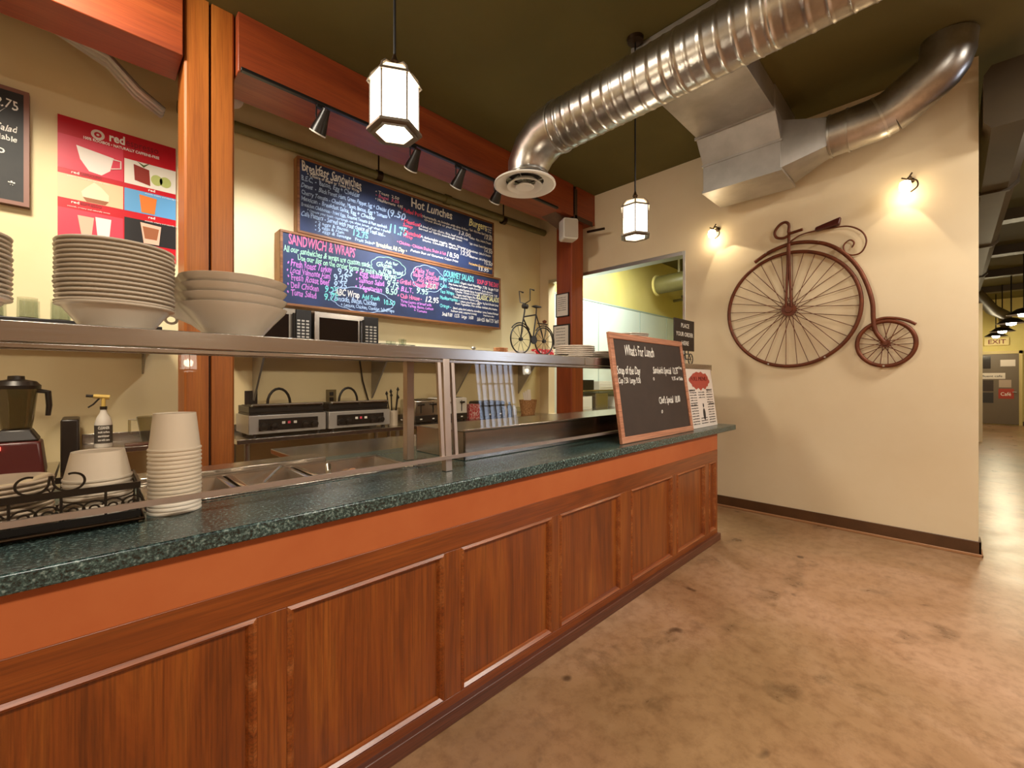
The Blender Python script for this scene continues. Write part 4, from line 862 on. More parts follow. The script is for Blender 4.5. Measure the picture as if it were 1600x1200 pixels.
for k in range(3): tag(MB().hexa([(4.09+.03*k, 3.90, .96), (4.14+.03*k, 3.90, .96), (4.14+.03*k, 3.905, .96), (4.09+.03*k, 3.905, .96), (4.06+.04*k, 3.93, 1.19+.02*k), (4.13+.04*k, 3.93, 1.19+.02*k), (4.13+.04*k, 3.935, 1.19+.02*k), (4.06+.04*k, 3.935, 1.19+.02*k)]).build('folded_paper', 'sheet', loc=(4.1, 3.9, .96)), 'folded pale paper in the tan basket', 'paper', 'papers in the basket')
for k, (x, z) in enumerate(((3.76, .13), (3.84, .17), (3.92, .12))):
    tag(MB().lathe([(.03, 0), (.034, .01), (.034, z*.65), (.014, z*.85), (.014, z), (0, z)], (x, 3.95, .906), 16).build('sauce_bottle', ['stoneware', 'blackpl', 'whitep'][k], loc=(x, 3.95, .906)), ['cream bottle left of the basket', 'black bottle left of the basket', 'small white bottle nearest the basket'][k], 'bottle')
# outlets
for x, z, mt, lb in ((1.03, 1.19, 'darkframe', 'dark-framed wall outlet above the left grill'), (1.735, 1.19, pbr('olive_plate', '7a6a42', .4), 'olive outlet plate above the gap between the grills')):
    o = thing('wall_outlet', lb, 'outlet', (x, 4.34, z)); MB().box(x-.05, 4.338, z-.07, x+.05, WY-.001, z+.07).build('plate', mt, o, bev=.004)
    MB().box(x-.02, 4.335, z-.045, x+.02, 4.339, z-.008).box(x-.02, 4.335, z+.008, x+.02, 4.339, z+.045).build('socket', 'blackpl', o)
# rubbish bin and cartons under the table
bn = thing('waste_bin', 'dark bin with a white bag under the grill table', 'bin', (1.42, 3.95, 0))
MB().ring([(.15, 0), (.20, .62), (.19, .62), (.145, .01)], (1.42, 3.98, .0), 28).lathe([(0, 0), (.149, 0), (.149, .01), (0, .01)], (1.42, 3.98, 0), 28).build('tub', 'blackpl', bn)
MB().lathe([(.19, .60), (.205, .625), (.17, .70), (.10, .76), (.04, .73), (0, .74)], (1.42, 3.98, 0), 14).build('bag', 'plastic_trans', bn)
tag(MB().lathe([(.03, 0), (.12, .05), (.16, .17), (.13, .26), (.05, .22), (0, .24)], (1.90, 3.82, .37), 12, sx=1.0, sy=.8).build('plastic_bag', 'whitep', loc=(1.9, 3.82, .37)), 'crumpled white bag under the right end of the grill table', 'bag')
tag(MB().box(1.75, 3.78, .0, 2.05, 4.1, .37).build('cardboard_box', 'apron', loc=(1.9, 3.9, 0), bev=.004), 'brown box under the grill table', 'box')

# blender
bl = thing('blender', 'blender with smoky jug and dark red base at the left edge', 'blender', (-.30, 3.85, .80))
bx, byy, bz = -.295, 3.78, .801
MB().hexa([(bx-.12, byy-.11, bz), (bx+.12, byy-.11, bz), (bx+.12, byy+.13, bz), (bx-.12, byy+.13, bz), (bx-.10, byy-.09, bz+.20), (bx+.10, byy-.09, bz+.20), (bx+.10, byy+.11, bz+.20), (bx-.10, byy+.11, bz+.20)]).build('motor_base', pbr('dark_red_plastic', '4a1214', .3), bl, bev=.015, seg=3)
MB().hexa([(bx-.095, byy-.08, bz+.20), (bx+.095, byy-.08, bz+.20), (bx+.095, byy+.10, bz+.20), (bx-.095, byy+.10, bz+.20), (bx-.06, byy-.06, bz+.27), (bx+.06, byy-.06, bz+.27), (bx+.06, byy+.07, bz+.27), (bx-.06, byy+.07, bz+.27)]).build('collar', 'blackpl', bl, bev=.01)
MB().box(bx-.085, byy-.104, bz+.16, bx-.05, byy-.088, bz+.18).build('power_light', pbr('red_light', 'ff5040', .4, emit='ff5a48', es=4), bl)
MB().ring([(.062, .0), (.070, .05), (.088, .24), (.084, .24), (.066, .05), (.058, .004)], (bx, byy, bz+.272), 28).lathe([(0, 0), (.06, 0), (.06, .004), (0, .004)], (bx, byy, bz+.272), 28).build('jug', 'jar', bl)
MB().lathe([(.098, 0), (.100, .02), (.080, .045), (.035, .055), (.033, .075), (0, .078)], (bx, byy, bz+.50), 28).build('lid', 'blackpl', bl)
MB().tube([(bx+.08, byy, bz+.49), (bx+.125, byy, bz+.48), (bx+.13, byy, bz+.40), (bx+.125, byy, bz+.34)], [.014, .016, .014, .012], 10).build('handle', 'blackpl', bl)
# spray bottle
sb = thing('spray_bottle', 'white spray bottle with yellow trigger head left of the split post', 'bottle', (.085, 3.98, .90))
x, y_, z = .075, 4.0, .901
MB().lathe([(.0, 0), (.042, .002), (.045, .01), (.045, .16), (.035, .20), (.018, .235), (.016, .26), (0, .26)], (x, y_, z), 28).build('bottle_body', 'whitep', sb)
MB().lathe([(.0459, .03), (.0459, .15), (.0449, .15), (.0449, .03)], (x, y_, z), 28).build('label', pbr('printed_label', '4a4640', .5), sb)
m = MB()
for k in range(4): text(m, ['CLEANER', 'multi surface', 'sanitizer', 'use with care'][k], (x-.028, y_-.0475, z+.125-k*.026), RX, UZ, .02 if k else .026, .02, .056)
m.build('label_lettering', 'cw', sb, smooth=False)
MB().lathe([(.019, .255), (.019, .275), (0, .276)], (x, y_, z), 16).build('collar', 'blackpl', sb)
MB().tube([(x, y_, z+.275), (x, y_, z+.33)], .011).tube([(x+.03, y_, z+.335), (x-.05, y_, z+.345)], [.016, .013]).build('spray_head', pbr('yellow_plastic', 'd8b860', .4), sb)
MB().tube([(x-.05, y_, z+.345), (x-.085, y_, z+.348)], .009).tube([(x-.02, y_, z+.33), (x-.05, y_, z+.29), (x-.075, y_, z+.27)], .005).build('trigger', 'blackpl', sb)
# measuring jug near the post
t = thing('measuring_jug', 'clear plastic measuring jug left of the split post', 'jug', (.33, 4.1, .90))
MB().ring([(.055, 0), (.085, .19), (.081, .19), (.051, .005)], (.33, 4.08, .901), 28).lathe([(0, 0), (.054, 0), (.054, .005), (0, .005)], (.33, 4.08, .901), 28).build('jug_body', 'plastic_trans', t)
MB().tube([(.252, 4.08, 1.07), (.21, 4.08, 1.07), (.21, 4.08, .97), (.268, 4.08, .95)], .009).build('handle', 'plastic_trans', t)
tag(MB().box(.18, 3.93, .901, .41, 4.0, .915).build('serving_tray', 'plinth', loc=(.3, 3.96, .901), bev=.003), 'brown tray lying in front of the measuring jug', 'tray')

# kitchen equipment seen through the opening
kt = thing('kitchen_bench', 'steel bench with white appliances in the kitchen beyond the right post', 'bench', (6.4, 3.9, 0))
MB().box(5.3, 3.6, .86, 9.0, 4.27, .90).build('benchtop', 'steel', kt, bev=.003)
for x in (5.4, 7.1, 8.9):
    for y_ in (3.66, 4.2): MB().tube([(x, y_, 0), (x, y_, .86)], .02).build('leg', 'alu', kt)
MB().box(5.35, 4.0, 1.18, 8.9, 4.27, 1.20).build('upper_shelf', 'steel', kt)
for i, (x0, x1, z0, z1, m_) in enumerate(((5.4, 5.75, .901, 1.10, 'white'), (5.85, 6.2, .901, 1.14, 'steel'), (6.4, 6.9, .901, 1.08, 'white'), (5.5, 5.8, 1.201, 1.36, 'blackpl'), (5.95, 6.5, 1.201, 1.34, 'white'), (6.8, 7.3, 1.201, 1.38, 'whitep'))):
    tag(MB().box(x0, 4.02, z0, x1, 4.24, z1).box(x0+.02, 4.015, z0+.03, x1-.08, 4.02, z1-.03).build('kitchen_appliance', m_, loc=((x0+x1)/2, 4.1, z0), bev=.006), ['white appliance at the left end of the kitchen bench', 'steel appliance second along the kitchen bench', 'white appliance further along the kitchen bench', 'black appliance on the kitchen upper shelf', 'long white box on the kitchen upper shelf', 'farthest pale box on the kitchen upper shelf'][i], 'appliance')
kd = thing('kitchen_duct', 'yellow-green painted duct under the kitchen ceiling beyond the serving opening', 'duct', (7.5, 3.2, 3.2))
MB().tube([(8.0, 4.05, 3.22), (8.0, 3.5, 3.24), (8.2, 3.1, 3.26), (8.8, 2.2, 3.28)], .17, 24).build('duct_body', 'olive', kd)
MB().tube([(8.0, 4.07, 3.22), (8.0, 4.03, 3.22)], .20, 24).tube([(8.1, 3.3, 3.25), (8.13, 3.26, 3.25)], .185, 24).build('collar', 'yellow', kd)
MB().box(8.0, 3.6, 3.38, 8.02, 3.64, CZ-.002).build('hanger_strap', 'alu', kd)
for i, (x, z) in enumerate(((9.2, 3.2), (9.6, 3.35), (9.9, 3.5))):
    tag(MB().tube([(x, 1.2, z), (x, 4.28, z-.1)], .03, 8).build('ceiling_pipe', 'olive', loc=(x, 3, z)), 'dark pipe under the kitchen ceiling, %s' % ('nearest', 'middle', 'farthest')[i], 'pipe', 'kitchen ceiling pipes')
tag(MB().box(5.2, 3.1, 3.70, 6.8, 3.45, 3.80).build('tube_light', 'white', loc=(7, 3.3, 3.7)), 'tube light fitting on the kitchen ceiling', 'lamp')

# ------------------------------------------------------------------ penny-farthing on the bicycle wall
pf = thing('wall_bicycle', 'large rusty iron penny-farthing sculpture hung on the beige wall', 'bicycle sculpture', (4.84, 1.0, 1.48))
BX = 4.835
def wp(y, z, dx=0): return (BX+dx, y, z)
def smooth_pts(pts, n=6):
    out = []; P = [Vector(p) for p in pts]; P = [P[0]]+P+[P[-1]]
    for i in range(1, len(P)-2):
        for k in range(n):
            t = k/n; a, b_, c_, d_ = P[i-1], P[i], P[i+1], P[i+2]
            out.append(.5*((2*b_)+(-a+c_)*t+(2*a-5*b_+4*c_-d_)*t*t+(-a+3*b_-3*c_+d_)*t**3))
    out.append(P[-2]); return out
def wheel(cy, cz, R, rt, nsp, hub, label):
    w_ = MB().tube([wp(cy+R*math.cos(2*PI*k/96), cz+R*math.sin(2*PI*k/96)) for k in range(96)], rt, 12, closed=True).build('wheel_rim', 'rust', pf); w_['label'] = label
    for k in range(nsp):
        a = 2*PI*k/nsp+.05; hb = a+(.5 if k % 2 else -.5)
        MB().tube([wp(cy+hub*.85*math.cos(hb), cz+hub*.85*math.sin(hb), .008 if k % 2 else -.008), wp(cy+(R-rt*.6)*math.cos(a), cz+(R-rt*.6)*math.sin(a))], .0032, 5).build('spoke', 'rust', w_)
    MB().lathe([(0, -.022), (hub*.5, -.022), (hub*.55, -.012), (hub, -.012), (hub, .012), (hub*.5, .014), (0, .02)], wp(cy, cz), 28, axis='x').build('hub', 'rust', w_)
    return w_
wheel(1.096, 2.037, .548, .0165, 36, .062, 'large front wheel')
wheel(.389, 1.664, .190, .0165, 22, .034, 'small rear wheel')
MB().tube(smooth_pts([wp(y, z, -.006) for y, z in ((1.395, 2.55), (1.26, 2.625), (1.10, 2.665), (.95, 2.655), (.80, 2.60), (.68, 2.50), (.58, 2.36), (.515, 2.20), (.475, 2.03), (.468, 1.88), (.455, 1.78), (.42, 1.71), (.389, 1.664))]), .0175, 12).build('backbone', 'rust', pf)
for dy in (-.022, .022): MB().tube([wp(1.096, 2.665, -.02), wp(1.096+dy*.4, 2.40, -.02), wp(1.096+dy, 2.06, -.02)], [.016, .012, .010], 10).build('fork', 'rust', pf)
MB().tube([wp(1.096, 2.64, -.006), wp(1.096, 2.80, -.006)], .013, 10).build('stem', 'rust', pf)
MB().tube(smooth_pts([wp(y, z, -.01) for y, z in ((1.09, 2.755), (1.14, 2.735), (1.20, 2.755), (1.215, 2.81), (1.175, 2.87), (1.125, 2.885), (1.095, 2.85), (1.10, 2.78))]), .013, 10).tube([wp(1.10, 2.765, -.01), wp(.98, 2.775, -.03)], .014, 10).build('handlebar', 'rust', pf)
MB().tube(smooth_pts([wp(y, z) for y, z in ((1.09, 2.69), (1.0, 2.735), (.88, 2.745), (.76, 2.74), (.64, 2.725), (.55, 2.66), (.515, 2.57), (.545, 2.48), (.61, 2.462), (.665, 2.50), (.672, 2.565), (.63, 2.60), (.60, 2.57), (.615, 2.53))], 8), .0065, 8).build('seat_spring', 'rust', pf)
MB().hexa([wp(.885, 2.735, -.035), wp(.885, 2.735, .02), wp(.70, 2.75, .025), wp(.70, 2.75, -.045), wp(.885, 2.775, -.02), wp(.885, 2.775, .015), wp(.69, 2.82, .02), wp(.69, 2.82, -.035)]).build('saddle', pbr('dark_red_leather', '4a140c', .4), pf, bev=.012, seg=3)
MB().tube(smooth_pts([wp(y, z) for y, z in ((.47, 1.862), (.40, 1.882), (.32, 1.872), (.25, 1.845), (.20, 1.81))]), .012, 10).build('mudguard', 'rust', pf)
m = MB()
for y_, z in ((1.29, 2.62), (.86, 2.63), (1.27, 1.515), (.81, 1.565), (.40, 1.474)): m.tube([(BX-.022, y_, z), (WX-.001, y_, z)], .008, 8)
m.build('fixing_screw', 'alu', pf)

# wall sconces
def sconce(y, z, label):
    t = thing('wall_sconce', label, 'wall lamp', (4.80, y, z), 'bare-glass wall lamps above the bicycle')
    MB().lathe([(0, 0), (.022, .002), (.024, .012), (.016, .018)], (WX-.019, y-.02, z+.05), 16, axis='x').build('back_plate', 'bronze', t)
    MB().tube(smooth_pts([(WX-.012, y-.02, z+.05), (4.81, y-.02, z+.065), (4.78, y-.005, z+.05), (4.775, y, z+.03)]), .007, 8).tube([(4.775, y, z+.035), (4.775, y-.03, z+.085)], .006, 8).tube([(4.775, y, z+.04), (4.775, y+.035, z+.06)], .006, 8).build('arm', 'bronze', t)
    MB().tube(smooth_pts([(4.775, y-.01, z+.03), (4.775, y-.055, z+.015), (4.775, y-.062, z-.035), (4.775, y-.02, z-.07)]), [.006]*18+[.004], 8).build('hook', 'bronze', t)
    MB().lathe([(.018, .03), (.034, .02), (.040, -.01), (.036, -.04), (.030, -.045), (0, -.047)], (4.775, y+.012, z), 20).build('glass_shade', 'bulb', t)
    light('sconce_glow', 'POINT', (4.77, y+.01, z-.085), .8, (1, .80, .55), .03)
    light('sconce_wash', 'SPOT', (4.745, y, z-.03), 16, (1, .84, .58), .012, (4.83, y+(-.24 if y > 1 else .10), z-.60), 78, .12)
sconce(1.785, 2.935, 'small glowing wall lamp left of the bicycle, above the serving opening corner')
sconce(.25, 2.955, 'small glowing wall lamp right of the bicycle, under the round duct')

# ------------------------------------------------------------------ plates and bowls on the steel shelf
ZS = SZ+.0008
def plate_mesh(R, h_, base, name='plate', mat='stoneware', th=.005):
    m = MB().lathe([(0, 0), (base, 0), (base+.004, .004), (R*.9, h_-.004), (R, h_), (R+.0012, h_+.003), (R-.001, h_+.006), (R*.9, h_+.003), (base, .004+th), (0, .003+th)], (0, 0, 0), 48)
    return m.build(name, mat, loc=(0, 0, 0))
def stack(x, y, n, R, pitch, z, label, group, cat='plate', name='plate', h_=.02, base=None, mat='stoneware', deep=None, jit=.0015, first_label=None):
    base = base or R*.6
    if deep:
        o = plate_mesh(R, deep, base*.95, 'deep_plate', mat, .004); o.location = (x, y, z)
        tag(o, first_label, cat); z += deep-h_+.0072
    p = plate_mesh(R, h_, base, name, mat)
    for i in range(n):
        o = p if i == 0 else p.copy()
        if i: COL.objects.link(o)
        o.location = (x+random.uniform(-jit, jit), y+random.uniform(-jit, jit), z+i*pitch); tag(o, label, cat, group)
    return z+n*pitch
stack(.064, 1.735, 14, .133, .0128, ZS, 'beige stoneware plate in the tall wide stack left of the pedestal bowls', 'plates in the wide middle stack', deep=.066, first_label='deep beige dish at the bottom of the wide middle plate stack')
stack(-.275, 1.74, 13, .133, .0128, ZS, 'beige stoneware plate in the stack cut by the left edge', 'plates in the left edge stack', deep=.062, first_label='deep beige dish at the bottom of the left edge plate stack')
# handled bowls
def lug_bowl(z, i):
    t = thing('handled_bowl', ['bottom beige oval bowl of the nested four on the steel shelf', 'second beige oval bowl from the bottom of the nested four', 'third beige oval bowl, below the topmost of the nested four', 'topmost beige oval bowl of the nested four'][i], 'bowl', (.37, 1.76, z), 'nested handled bowls')
    n = 56; vs = []; rings = [(.070, 0), (.075, .004), (.115, .055), (.150, .095), (.158, .108), (.152, .110), (.110, .062), (.068, .010)]
    for j, (r, zz) in enumerate(rings):
        for k in range(n):
            a = 2*PI*k/n; lug = math.exp(-((((a-PI+PI) % (2*PI))-PI)/.20)**2)
            L = math.exp(-((a-PI*.80)/.24)**2); e = (r/.158)**3
            rr_ = r*(1+.0*lug) + .055*L*e; zz_ = zz - .030*L*e
            vs.append((.37+rr_*math.cos(a)*1.02, 1.76+rr_*math.sin(a)*.95, z+zz_))
    fs = [(j*n+k, j*n+(k+1) % n, (j+1)*n+(k+1) % n, (j+1)*n+k) for j in range(len(rings)-1) for k in range(n)]
    fs += [tuple(range(n)), tuple((len(rings)-1)*n+k for k in range(n))]
    MB().add(vs, fs).build('bowl', 'stoneware', t)
    a = PI*.80; cx_, cy_ = .37+.205*math.cos(a), 1.76+.195*math.sin(a)
    MB().tube([(cx_+.016*math.cos(q_), cy_+.004, z+.064+.014*math.sin(q_)) for q_ in [2*PI*k/16 for k in range(16)]], .0045, 8, closed=True).build('lug_handle', 'stoneware', t)
for i in range(4): lug_bowl(ZS+i*.031, i)
# stacks toward the far end
stack(2.37, 1.80, 6, .135, .0125, ZS, 'white plate in the low stack right of the small black bicycle', 'plates right of the small bicycle', mat='china', h_=.018)
stack(2.68, 1.80, 4, .130, .0125, ZS, 'white plate in the short stack behind the chalkboard corner', 'plates behind the chalkboard corner', mat='china', h_=.018)
stack(3.10, 1.80, 17, .14, .0125, ZS, 'white plate in the stack peeping over the chalkboard top', 'plates over the chalkboard top', mat='china', h_=.018)
stack(3.50, 1.82, 14, .14, .0125, ZS, 'white plate in the shorter stack next to the order sign', 'plates by the order sign', mat='china', h_=.018)
# odds and ends
ld = thing('pot_lid', 'low steel lid with a knob on the far half of the steel shelf', 'lid', (1.48, 1.80, ZS))
MB().lathe([(.075, 0), (.078, .003), (.05, .010), (0, .013)], (1.48, 1.80, ZS), 28).build('lid_body', 'steel', ld); MB().lathe([(.006, .012), (.006, .022), (.014, .028), (.010, .036), (0, .037)], (1.48, 1.80, ZS), 14).build('knob', 'alu', ld)
br = thing('bread_plate', 'small white plate of sliced bread left of the small bicycle', 'plate', (1.72, 1.82, ZS))
bp = MB().lathe([(0, 0), (.04, 0), (.062, .009), (.060, .012), (0, .005)], (1.70, 1.82, ZS), 28).build('plate', 'china', br)
for k in range(3): tag(MB().box(1.665, 1.795, ZS+.012+k*.011, 1.735, 1.85, ZS+.0215+k*.011).build('bread_slice', mottled('crust', 'a05a2c', 'd8a070', 50, .7), loc=(1.70, 1.82, ZS+.012+k*.011), bev=.004), 'brown bread slice piled on the small white plate', 'bread', 'bread slices on the small plate')
pk = thing('packet_basket', 'small red printed packet under the small black bicycle', 'packet', (2.0, 1.76, ZS))
MB().box(1.925, 1.72, ZS, 2.06, 1.80, ZS+.045).build('packet', mottled('red_print', 'b8101c', 'e8d8d0', 70, .4, lo=.56, hi=.60), pk, bev=.008)
tag(MB().box(1.76, 1.74, ZS, 1.90, 1.84, ZS+.028).build('napkin_pile', 'sheet', loc=(1.83, 1.79, ZS), bev=.003), 'low pile of white napkins under the small bicycle', 'napkins')
tag(MB().lathe([(.02, 0), (.04, .022), (.037, .022), (.018, .004), (0, .004)], (2.155, 1.73, ZS), 24).build('small_dish', 'steeldark', loc=(2.155, 1.73, ZS)), 'small grey dish between the little bicycle and the white plates', 'dish')
# little black bicycle ornament
ob = thing('bicycle_ornament', 'small black wire bicycle ornament with high handlebars on the steel shelf', 'ornament', (1.92, 1.66, ZS))
oy = 1.66; rw = .078; xa, xb = 1.665, 1.855; zz = ZS+rw+.004
xa, xb = 1.700, 1.893
def owheel(cx_):
    w_ = MB().tube([(cx_+rw*math.cos(2*PI*k/40), oy, zz+rw*math.sin(2*PI*k/40)) for k in range(40)], .004, 8, closed=True).build('wheel', 'black', ob)
    m = MB()
    for k in range(10): a = 2*PI*k/10; m.tube([(cx_, oy, zz), (cx_+rw*math.cos(a), oy, zz+rw*math.sin(a))], .0012, 5)
    m.build('spokes', 'black', w_); MB().lathe([(0, -.008), (.010, -.008), (.010, .008), (0, .008)], (cx_, oy, zz), 14, axis='y').build('hub', 'black', w_)
owheel(xa); owheel(xb)
H0 = (xa+.030, oy, zz+.155); S0 = (xa+.125, oy, zz+.148); B0 = (xa+.098, oy, zz+.002)
fm = MB().tube([(xa, oy, zz), (xa+.012, oy, zz+.08), H0, (xa+.034, oy, zz+.20)], .0042, 8).tube([(xa+.022, oy, zz+.125), S0], .004, 8).tube([(xa+.020, oy, zz+.115), B0], .004, 8).tube([S0, B0], .004, 8).tube([B0, (xb, oy, zz), S0], .0035, 8).tube([S0, (xa+.128, oy, zz+.19)], .0035, 8)
fm.tube([(xb-.055, oy, zz+.10), (xb+.03, oy, zz+.10)], .0035, 8).tube([(xb+.02, oy, zz+.10), (xb, oy, zz)], .002, 6)
fm.build('frame', 'black', ob)
hb_ = MB()
for s in (-1, 1): hb_.tube([(xa+.034, oy, zz+.20), (xa+.034, oy+s*.038, zz+.212), (xa+.030, oy+s*.042, zz+.275), (xa+.062, oy+s*.042, zz+.272)], [.003, .003, .003, .0045], 8)
hb_.build('handlebar', 'black', ob)
MB().lathe([(0, -.016), (.014, -.014), (.014, .014), (0, .016)], (xa+.034, oy, zz+.185), 12, axis='x').build('headlamp', 'black', ob)
MB().prism([(-.035, 0), (-.02, .008), (.028, .006), (.036, 0), (0, -.006)], lambda u, v, t: (xa+.128+u, t, zz+.192+v), oy-.012, oy+.012).build('saddle', 'black', ob, bev=.003)
MB().ring([(rw+.008, -.008), (rw+.011, -.008), (rw+.011, .008), (rw+.008, .008)], (0, 0, 0), 24).v
for cx_, a0, a1 in ((xa, 40, 140), (xb, -10, 140)):
    MB().tube([(cx_+(rw+.012)*math.cos(math.radians(a0+(a1-a0)*k/12)), oy, zz+(rw+.012)*math.sin(math.radians(a0+(a1-a0)*k/12))) for k in range(13)], .0035, 8).build('mudguard', 'black', ob)
MB().lathe([(0, -.004), (.024, -.004), (.024, .004), (0, .004)], (xa+.098, oy-.007, zz+.002), 18, axis='y').build('chainring', 'black', ob)
MB().lathe([(0, 0), (.010, .002), (.014, .014), (0, .022)], (xb+.005, oy, zz+.104), 12).build('rack_load', 'plinth', ob)

# ------------------------------------------------------------------ on the worktop: cups, caddy
ZC = .9508
def cup_mesh(Rb, Rt, hh, name):   # upturned: wide rim down
    return MB().ring([(Rb+.0028, 0), (Rb+.0036, .003), (Rb+.0028, .006), (Rb, .0065), (Rt, hh), (Rt-.001, hh), (Rb-.0012, .006), (Rb-.001, 0)], (0, 0, 0), 48).lathe([(Rt, hh-.002), (Rt-.001, hh), (Rt-.006, hh), (Rt-.007, hh-.004), (0, hh-.004)], (0, 0, 0), 48).build(name, 'paper', loc=(0, 0, 0))
def cup_stack(x, y, z, n, pitch, Rb, Rt, hh, lab, toplab, grp, lean=(0, 0)):
    p = cup_mesh(Rb, Rt, hh, 'paper_cup')
    for i in range(n):
        o = p if i == 0 else p.copy()
        if i: COL.objects.link(o)
        o.location = (x+random.uniform(-.0006, .0006)+lean[0]*i, y+random.uniform(-.0006, .0006)+lean[1]*i, z+i*pitch); tag(o, toplab if i == n-1 else lab, 'cup', grp)
cup_stack(.192, 1.680, ZC, 16, .0125, .064, .053, .112, 'upturned white paper soup cup in the tall stack on the worktop', 'topmost upturned paper soup cup of the tall stack', 'paper cups in the tall stack')
cad = thing('wire_caddy', 'black wrought wire caddy with scrolls at the left end of the worktop', 'caddy', (-.12, 1.72, ZC))
cx0, cx1, cy0, cy1 = -.42, .105, 1.632, 1.86
MB().box(cx0, cy0, ZC+.004, cx1, cy1, ZC+.010).box(cx0, cy0-.003, ZC+.012, cx1, cy0+.003, ZC+.030).box(cx0, cy1-.003, ZC+.012, cx1, cy1+.003, ZC+.030).box(cx1-.003, cy0, ZC+.012, cx1+.003, cy1, ZC+.030).build('tray', 'black', cad)
MB().tube([(cx0, cy0-.012, ZC+.006), (cx1+.01, cy0-.012, ZC+.006), (cx1+.01, cy1, ZC+.006)], .005, 8).build('foot_rail', 'bronze', cad)
zt = ZC+.092
MB().box(cx0, cy0-.003, zt, cx1, cy0+.003, zt+.018).box(cx1-.003, cy0, zt, cx1+.003, cy1, zt+.018).box(cx0, cy1-.003, zt, cx1, cy1+.003, zt+.018).build('top_band', 'black', cad)
m = MB()
for x in (-.41, -.33, -.235, -.14, -.05, .035, .102): m.tube([(x, cy0, ZC+.008), (x, cy0, zt+.005)], .003, 6)
m.tube([(cx1, cy1, ZC+.008), (cx1, cy1, zt)], .004, 6)
m.build('upright_wires', 'black', cad)
m = MB()
def scroll(cx_, s, cz_=.052):
    pts = []
    for k in range(26):
        a = k/25*2.9*PI; r = .006+.0068*a/PI*1.0; pts.append((cx_+s*(r*math.cos(a)), cy0-.002, ZC+cz_+r*math.sin(a)*.9))
    return pts
for x in (-.37, -.285, -.19, -.095, -.008, .07):
    m.tube(scroll(x-.018, 1), .0024, 6); m.tube(scroll(x+.018, -1), .0024, 6)
m.build('side_scrolls', 'black', cad)
m = MB()
for s in (-1, 1):
    cx_ = -.068
    pts = []
    for k in range(24):
        a = PI*1.05 + k/23*1.55*PI; r = .030-.012*k/23
        pts.append((cx_+s*(.037+r*math.cos(a)*1.1), cy0, zt+.043+r*math.sin(a)))
    pts = [(cx_+s*.002, cy0, zt+.060)]+pts
    m.tube(pts, .0028, 6)
m.tube([(-.075, cy0, zt+.028), (-.068, cy0, zt+.016), (-.061, cy0, zt+.030)], .003, 6)
m.build('crown_scrolls', 'black', cad)
# plates inside the caddy
stack(-.172, 1.746, 9, .106, .0125, ZC+.0105, 'white dish in the caddy stack at the left edge', 'dishes in the wire caddy', 'dish', 'dish', .022, .06, 'china')
stack(.02, 1.75, 4, .078, .012, ZC+.0105, 'white cardboard disc under the short stack of paper bowls', 'cardboard discs in the wire caddy', 'cardboard lid', 'cardboard_disc', .008, .07, 'paper')
cup_stack(.022, 1.752, ZC+.0105+.054, 5, .0125, .073, .058, .080, 'upturned white paper bowl in the short stack standing in the wire caddy', 'topmost upturned paper bowl of the short stack', 'paper bowls in the wire caddy')

# ------------------------------------------------------------------ chalkboard on the worktop
cb = thing('chalkboard', 'oak-framed chalkboard reading Whats For Lunch leaning on the steel shelf', 'chalkboard', (2.95, 1.46, ZC))
ax = math.atan2(.100, .71)
T = Matrix.Translation((2.375, 1.432, ZC+.001)) @ Matrix.Rotation(-ax, 4, 'X')
Wc, Hc, fw_ = 1.065, .72, .042
def cbx(*a): return MB().box(*a).xf(T)
fr_ = MB().box(0, 0, 0, Wc, .022, fw_).box(0, 0, Hc-fw_, Wc, .022, Hc).box(0, 0, fw_, fw_, .022, Hc-fw_).box(Wc-fw_, 0, fw_, Wc, .022, Hc-fw_).xf(T)
fr_.build('frame', 'pinkwood', cb, bev=.003)
csl = cbx(fw_, .008, fw_, Wc-fw_, .018, Hc-fw_).build('slate', 'chalkdk', cb)
m = MB()
def ct_(s, x, z, size, wd):
    o = T @ Vector((x, .0065, z)); r_ = T.to_3x3() @ Vector((1, 0, 0)); u_ = T.to_3x3() @ Vector((0, 0, 1)); text(m, s, o, r_, u_, size, .008, wd, .06)
ct_("What's For Lunch", .17, .575, .10, .40)
ct_('Soup of the Day', .045, .445, .078, .30); ct_('Cup 7.50  Large 9.50', .05, .385, .055, .28)
ct_('Sandwich Special  13.75', .53, .455, .072, .40); ct_('w/ Soup', .93, .495, .03, .08); ct_('9.75 w/ Side', .81, .405, .04, .19); ct_('o', .515, .405, .05, .02)
ct_("Chef's Special  18.00", .56, .235, .072, .34); ct_('o', .575, .165, .05, .02)
m.build('chalk_lettering', 'cw', csl, smooth=False)

# menu sheet in its stand
ms = thing('menu_sheet', 'printed menu sheet with a red blotch, standing right of the chalkboard', 'menu', (3.78, 1.50, ZC))
T2 = Matrix.Translation((3.50, 1.478, ZC+.001)) @ Matrix.Rotation(-.13, 4, 'X')
MB().box(0, 0, 0, .56, .004, .50).xf(T2).build('sheet', 'sheet', ms)
MB().box(-.008, .005, 0, .57, .009, .51).xf(T2).build('holder', 'acrylic', ms)
rd_ = pbr('print_red', 'b04434', .5)
MB().prism([(.05+.24+.21*math.cos(2*PI*k/28)*(1+.08*math.sin(5*k)), .40+.075*math.sin(2*PI*k/28)*(1+.15*math.cos(3*k))) for k in range(28)], lambda u, v, t: tuple(T2 @ Vector((u, t, v))), -.0015, -.0006).build('red_print', rd_, ms, smooth=False)
m = MB()
def mt(s, x, z, size, wd, mb=None): text(mb or m, s, T2 @ Vector((x, -.003, z)), T2.to_3x3() @ Vector((1, 0, 0)), T2.to_3x3() @ Vector((0, 0, 1)), size, .0, wd)
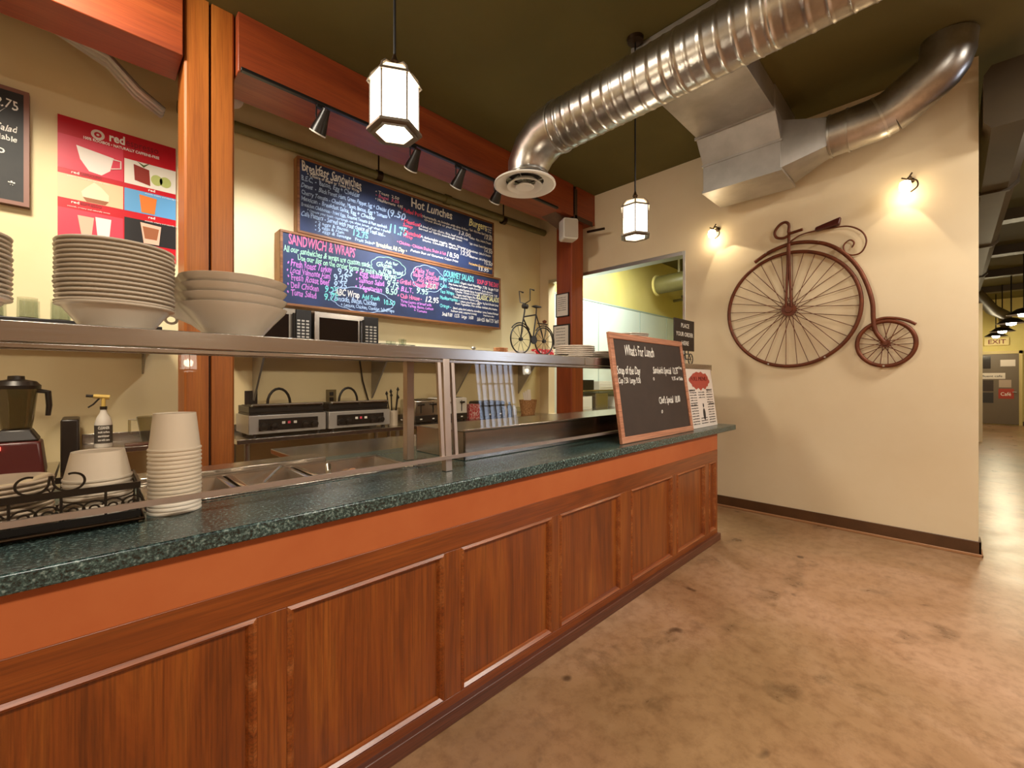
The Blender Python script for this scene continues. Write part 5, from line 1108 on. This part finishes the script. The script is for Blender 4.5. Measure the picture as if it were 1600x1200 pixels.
for c_ in range(3):
    for r in range(13):
        if c_ == 1 and 2 < r < 10: continue
        mt(random.choice(['bacon and egg on toast', 'house salad bowl', 'grilled sandwich', 'soup of the day cup', 'fresh muffin', 'coffee or tea']), .05+c_*.17, .295-r*.022, .014, .13)
for x, z, s in ((.04, .31, 'SANDWICHES'), (.40, .31, 'BREAKFAST'), (.04, .185, 'SALADS'), (.42, .185, 'DRINKS')): mt(s, x, z, .022, .12)
MB().prism([(.30+.025*math.cos(2*PI*k/16), .11+.05*math.sin(2*PI*k/16)) for k in range(16)], lambda u, v, t: tuple(T2 @ Vector((u, t, v))), -.0015, -.0006).prism([(.30+.012*math.cos(2*PI*k/12), .185+.018*math.sin(2*PI*k/12)) for k in range(12)], lambda u, v, t: tuple(T2 @ Vector((u, t, v))), -.0015, -.0006).build('printed_figure', 'ink', ms, smooth=False)
m.build('lettering', 'ink', ms, smooth=False)
m2 = MB(); mt('FULL MENU', .10, .40, .05, .34, m2); m2.build('red_lettering', pbr('deep_red_print', '7a1a14', .5), ms, smooth=False)
# order sign on a little bicycle
os_ = thing('order_sign', 'small black sign reading Place Your Order Here on a tiny bicycle stand', 'sign', (3.95, 1.72, ZS))
MB().box(3.70, 1.716, 1.625, 4.125, 1.724, 1.91).build('sign_board', pbr('sign_black', '251a14', .5), os_, bev=.002)
m = MB()
for s, z, wd, x in (('PLACE', 1.835, .17, 3.835), ('YOUR ORDER', 1.755, .36, 3.735), ('HERE', 1.675, .15, 3.845)): text(m, s, (x, 1.7145, z), RX, UZ, .055, .008, wd)
m.build('lettering', 'cw', os_, smooth=False)
for cx_ in (3.86, 4.05):
    w_ = MB().tube([(cx_+.05*math.cos(2*PI*k/28), 1.72, ZS+.055+.05*math.sin(2*PI*k/28)) for k in range(28)], .0045, 8, closed=True).build('wheel', 'black', os_)
    m = MB()
    for k in range(8): m.tube([(cx_, 1.72, ZS+.055), (cx_+.05*math.cos(2*PI*k/8), 1.72, ZS+.055+.05*math.sin(2*PI*k/8))], .0015, 5)
    m.build('spokes', 'black', w_)
MB().tube([(3.86, 1.72, ZS+.055), (3.93, 1.72, ZS+.10), (4.02, 1.72, ZS+.10), (4.05, 1.72, ZS+.055), (3.95, 1.72, ZS+.05), (3.93, 1.72, ZS+.10)], .005, 8).tube([(4.0, 1.72, ZS+.10), (4.0, 1.72, 1.627)], .005, 8).tube([(3.93, 1.72, ZS+.10), (3.93, 1.72, 1.627)], .005, 8).build('stand_frame', 'black', os_)
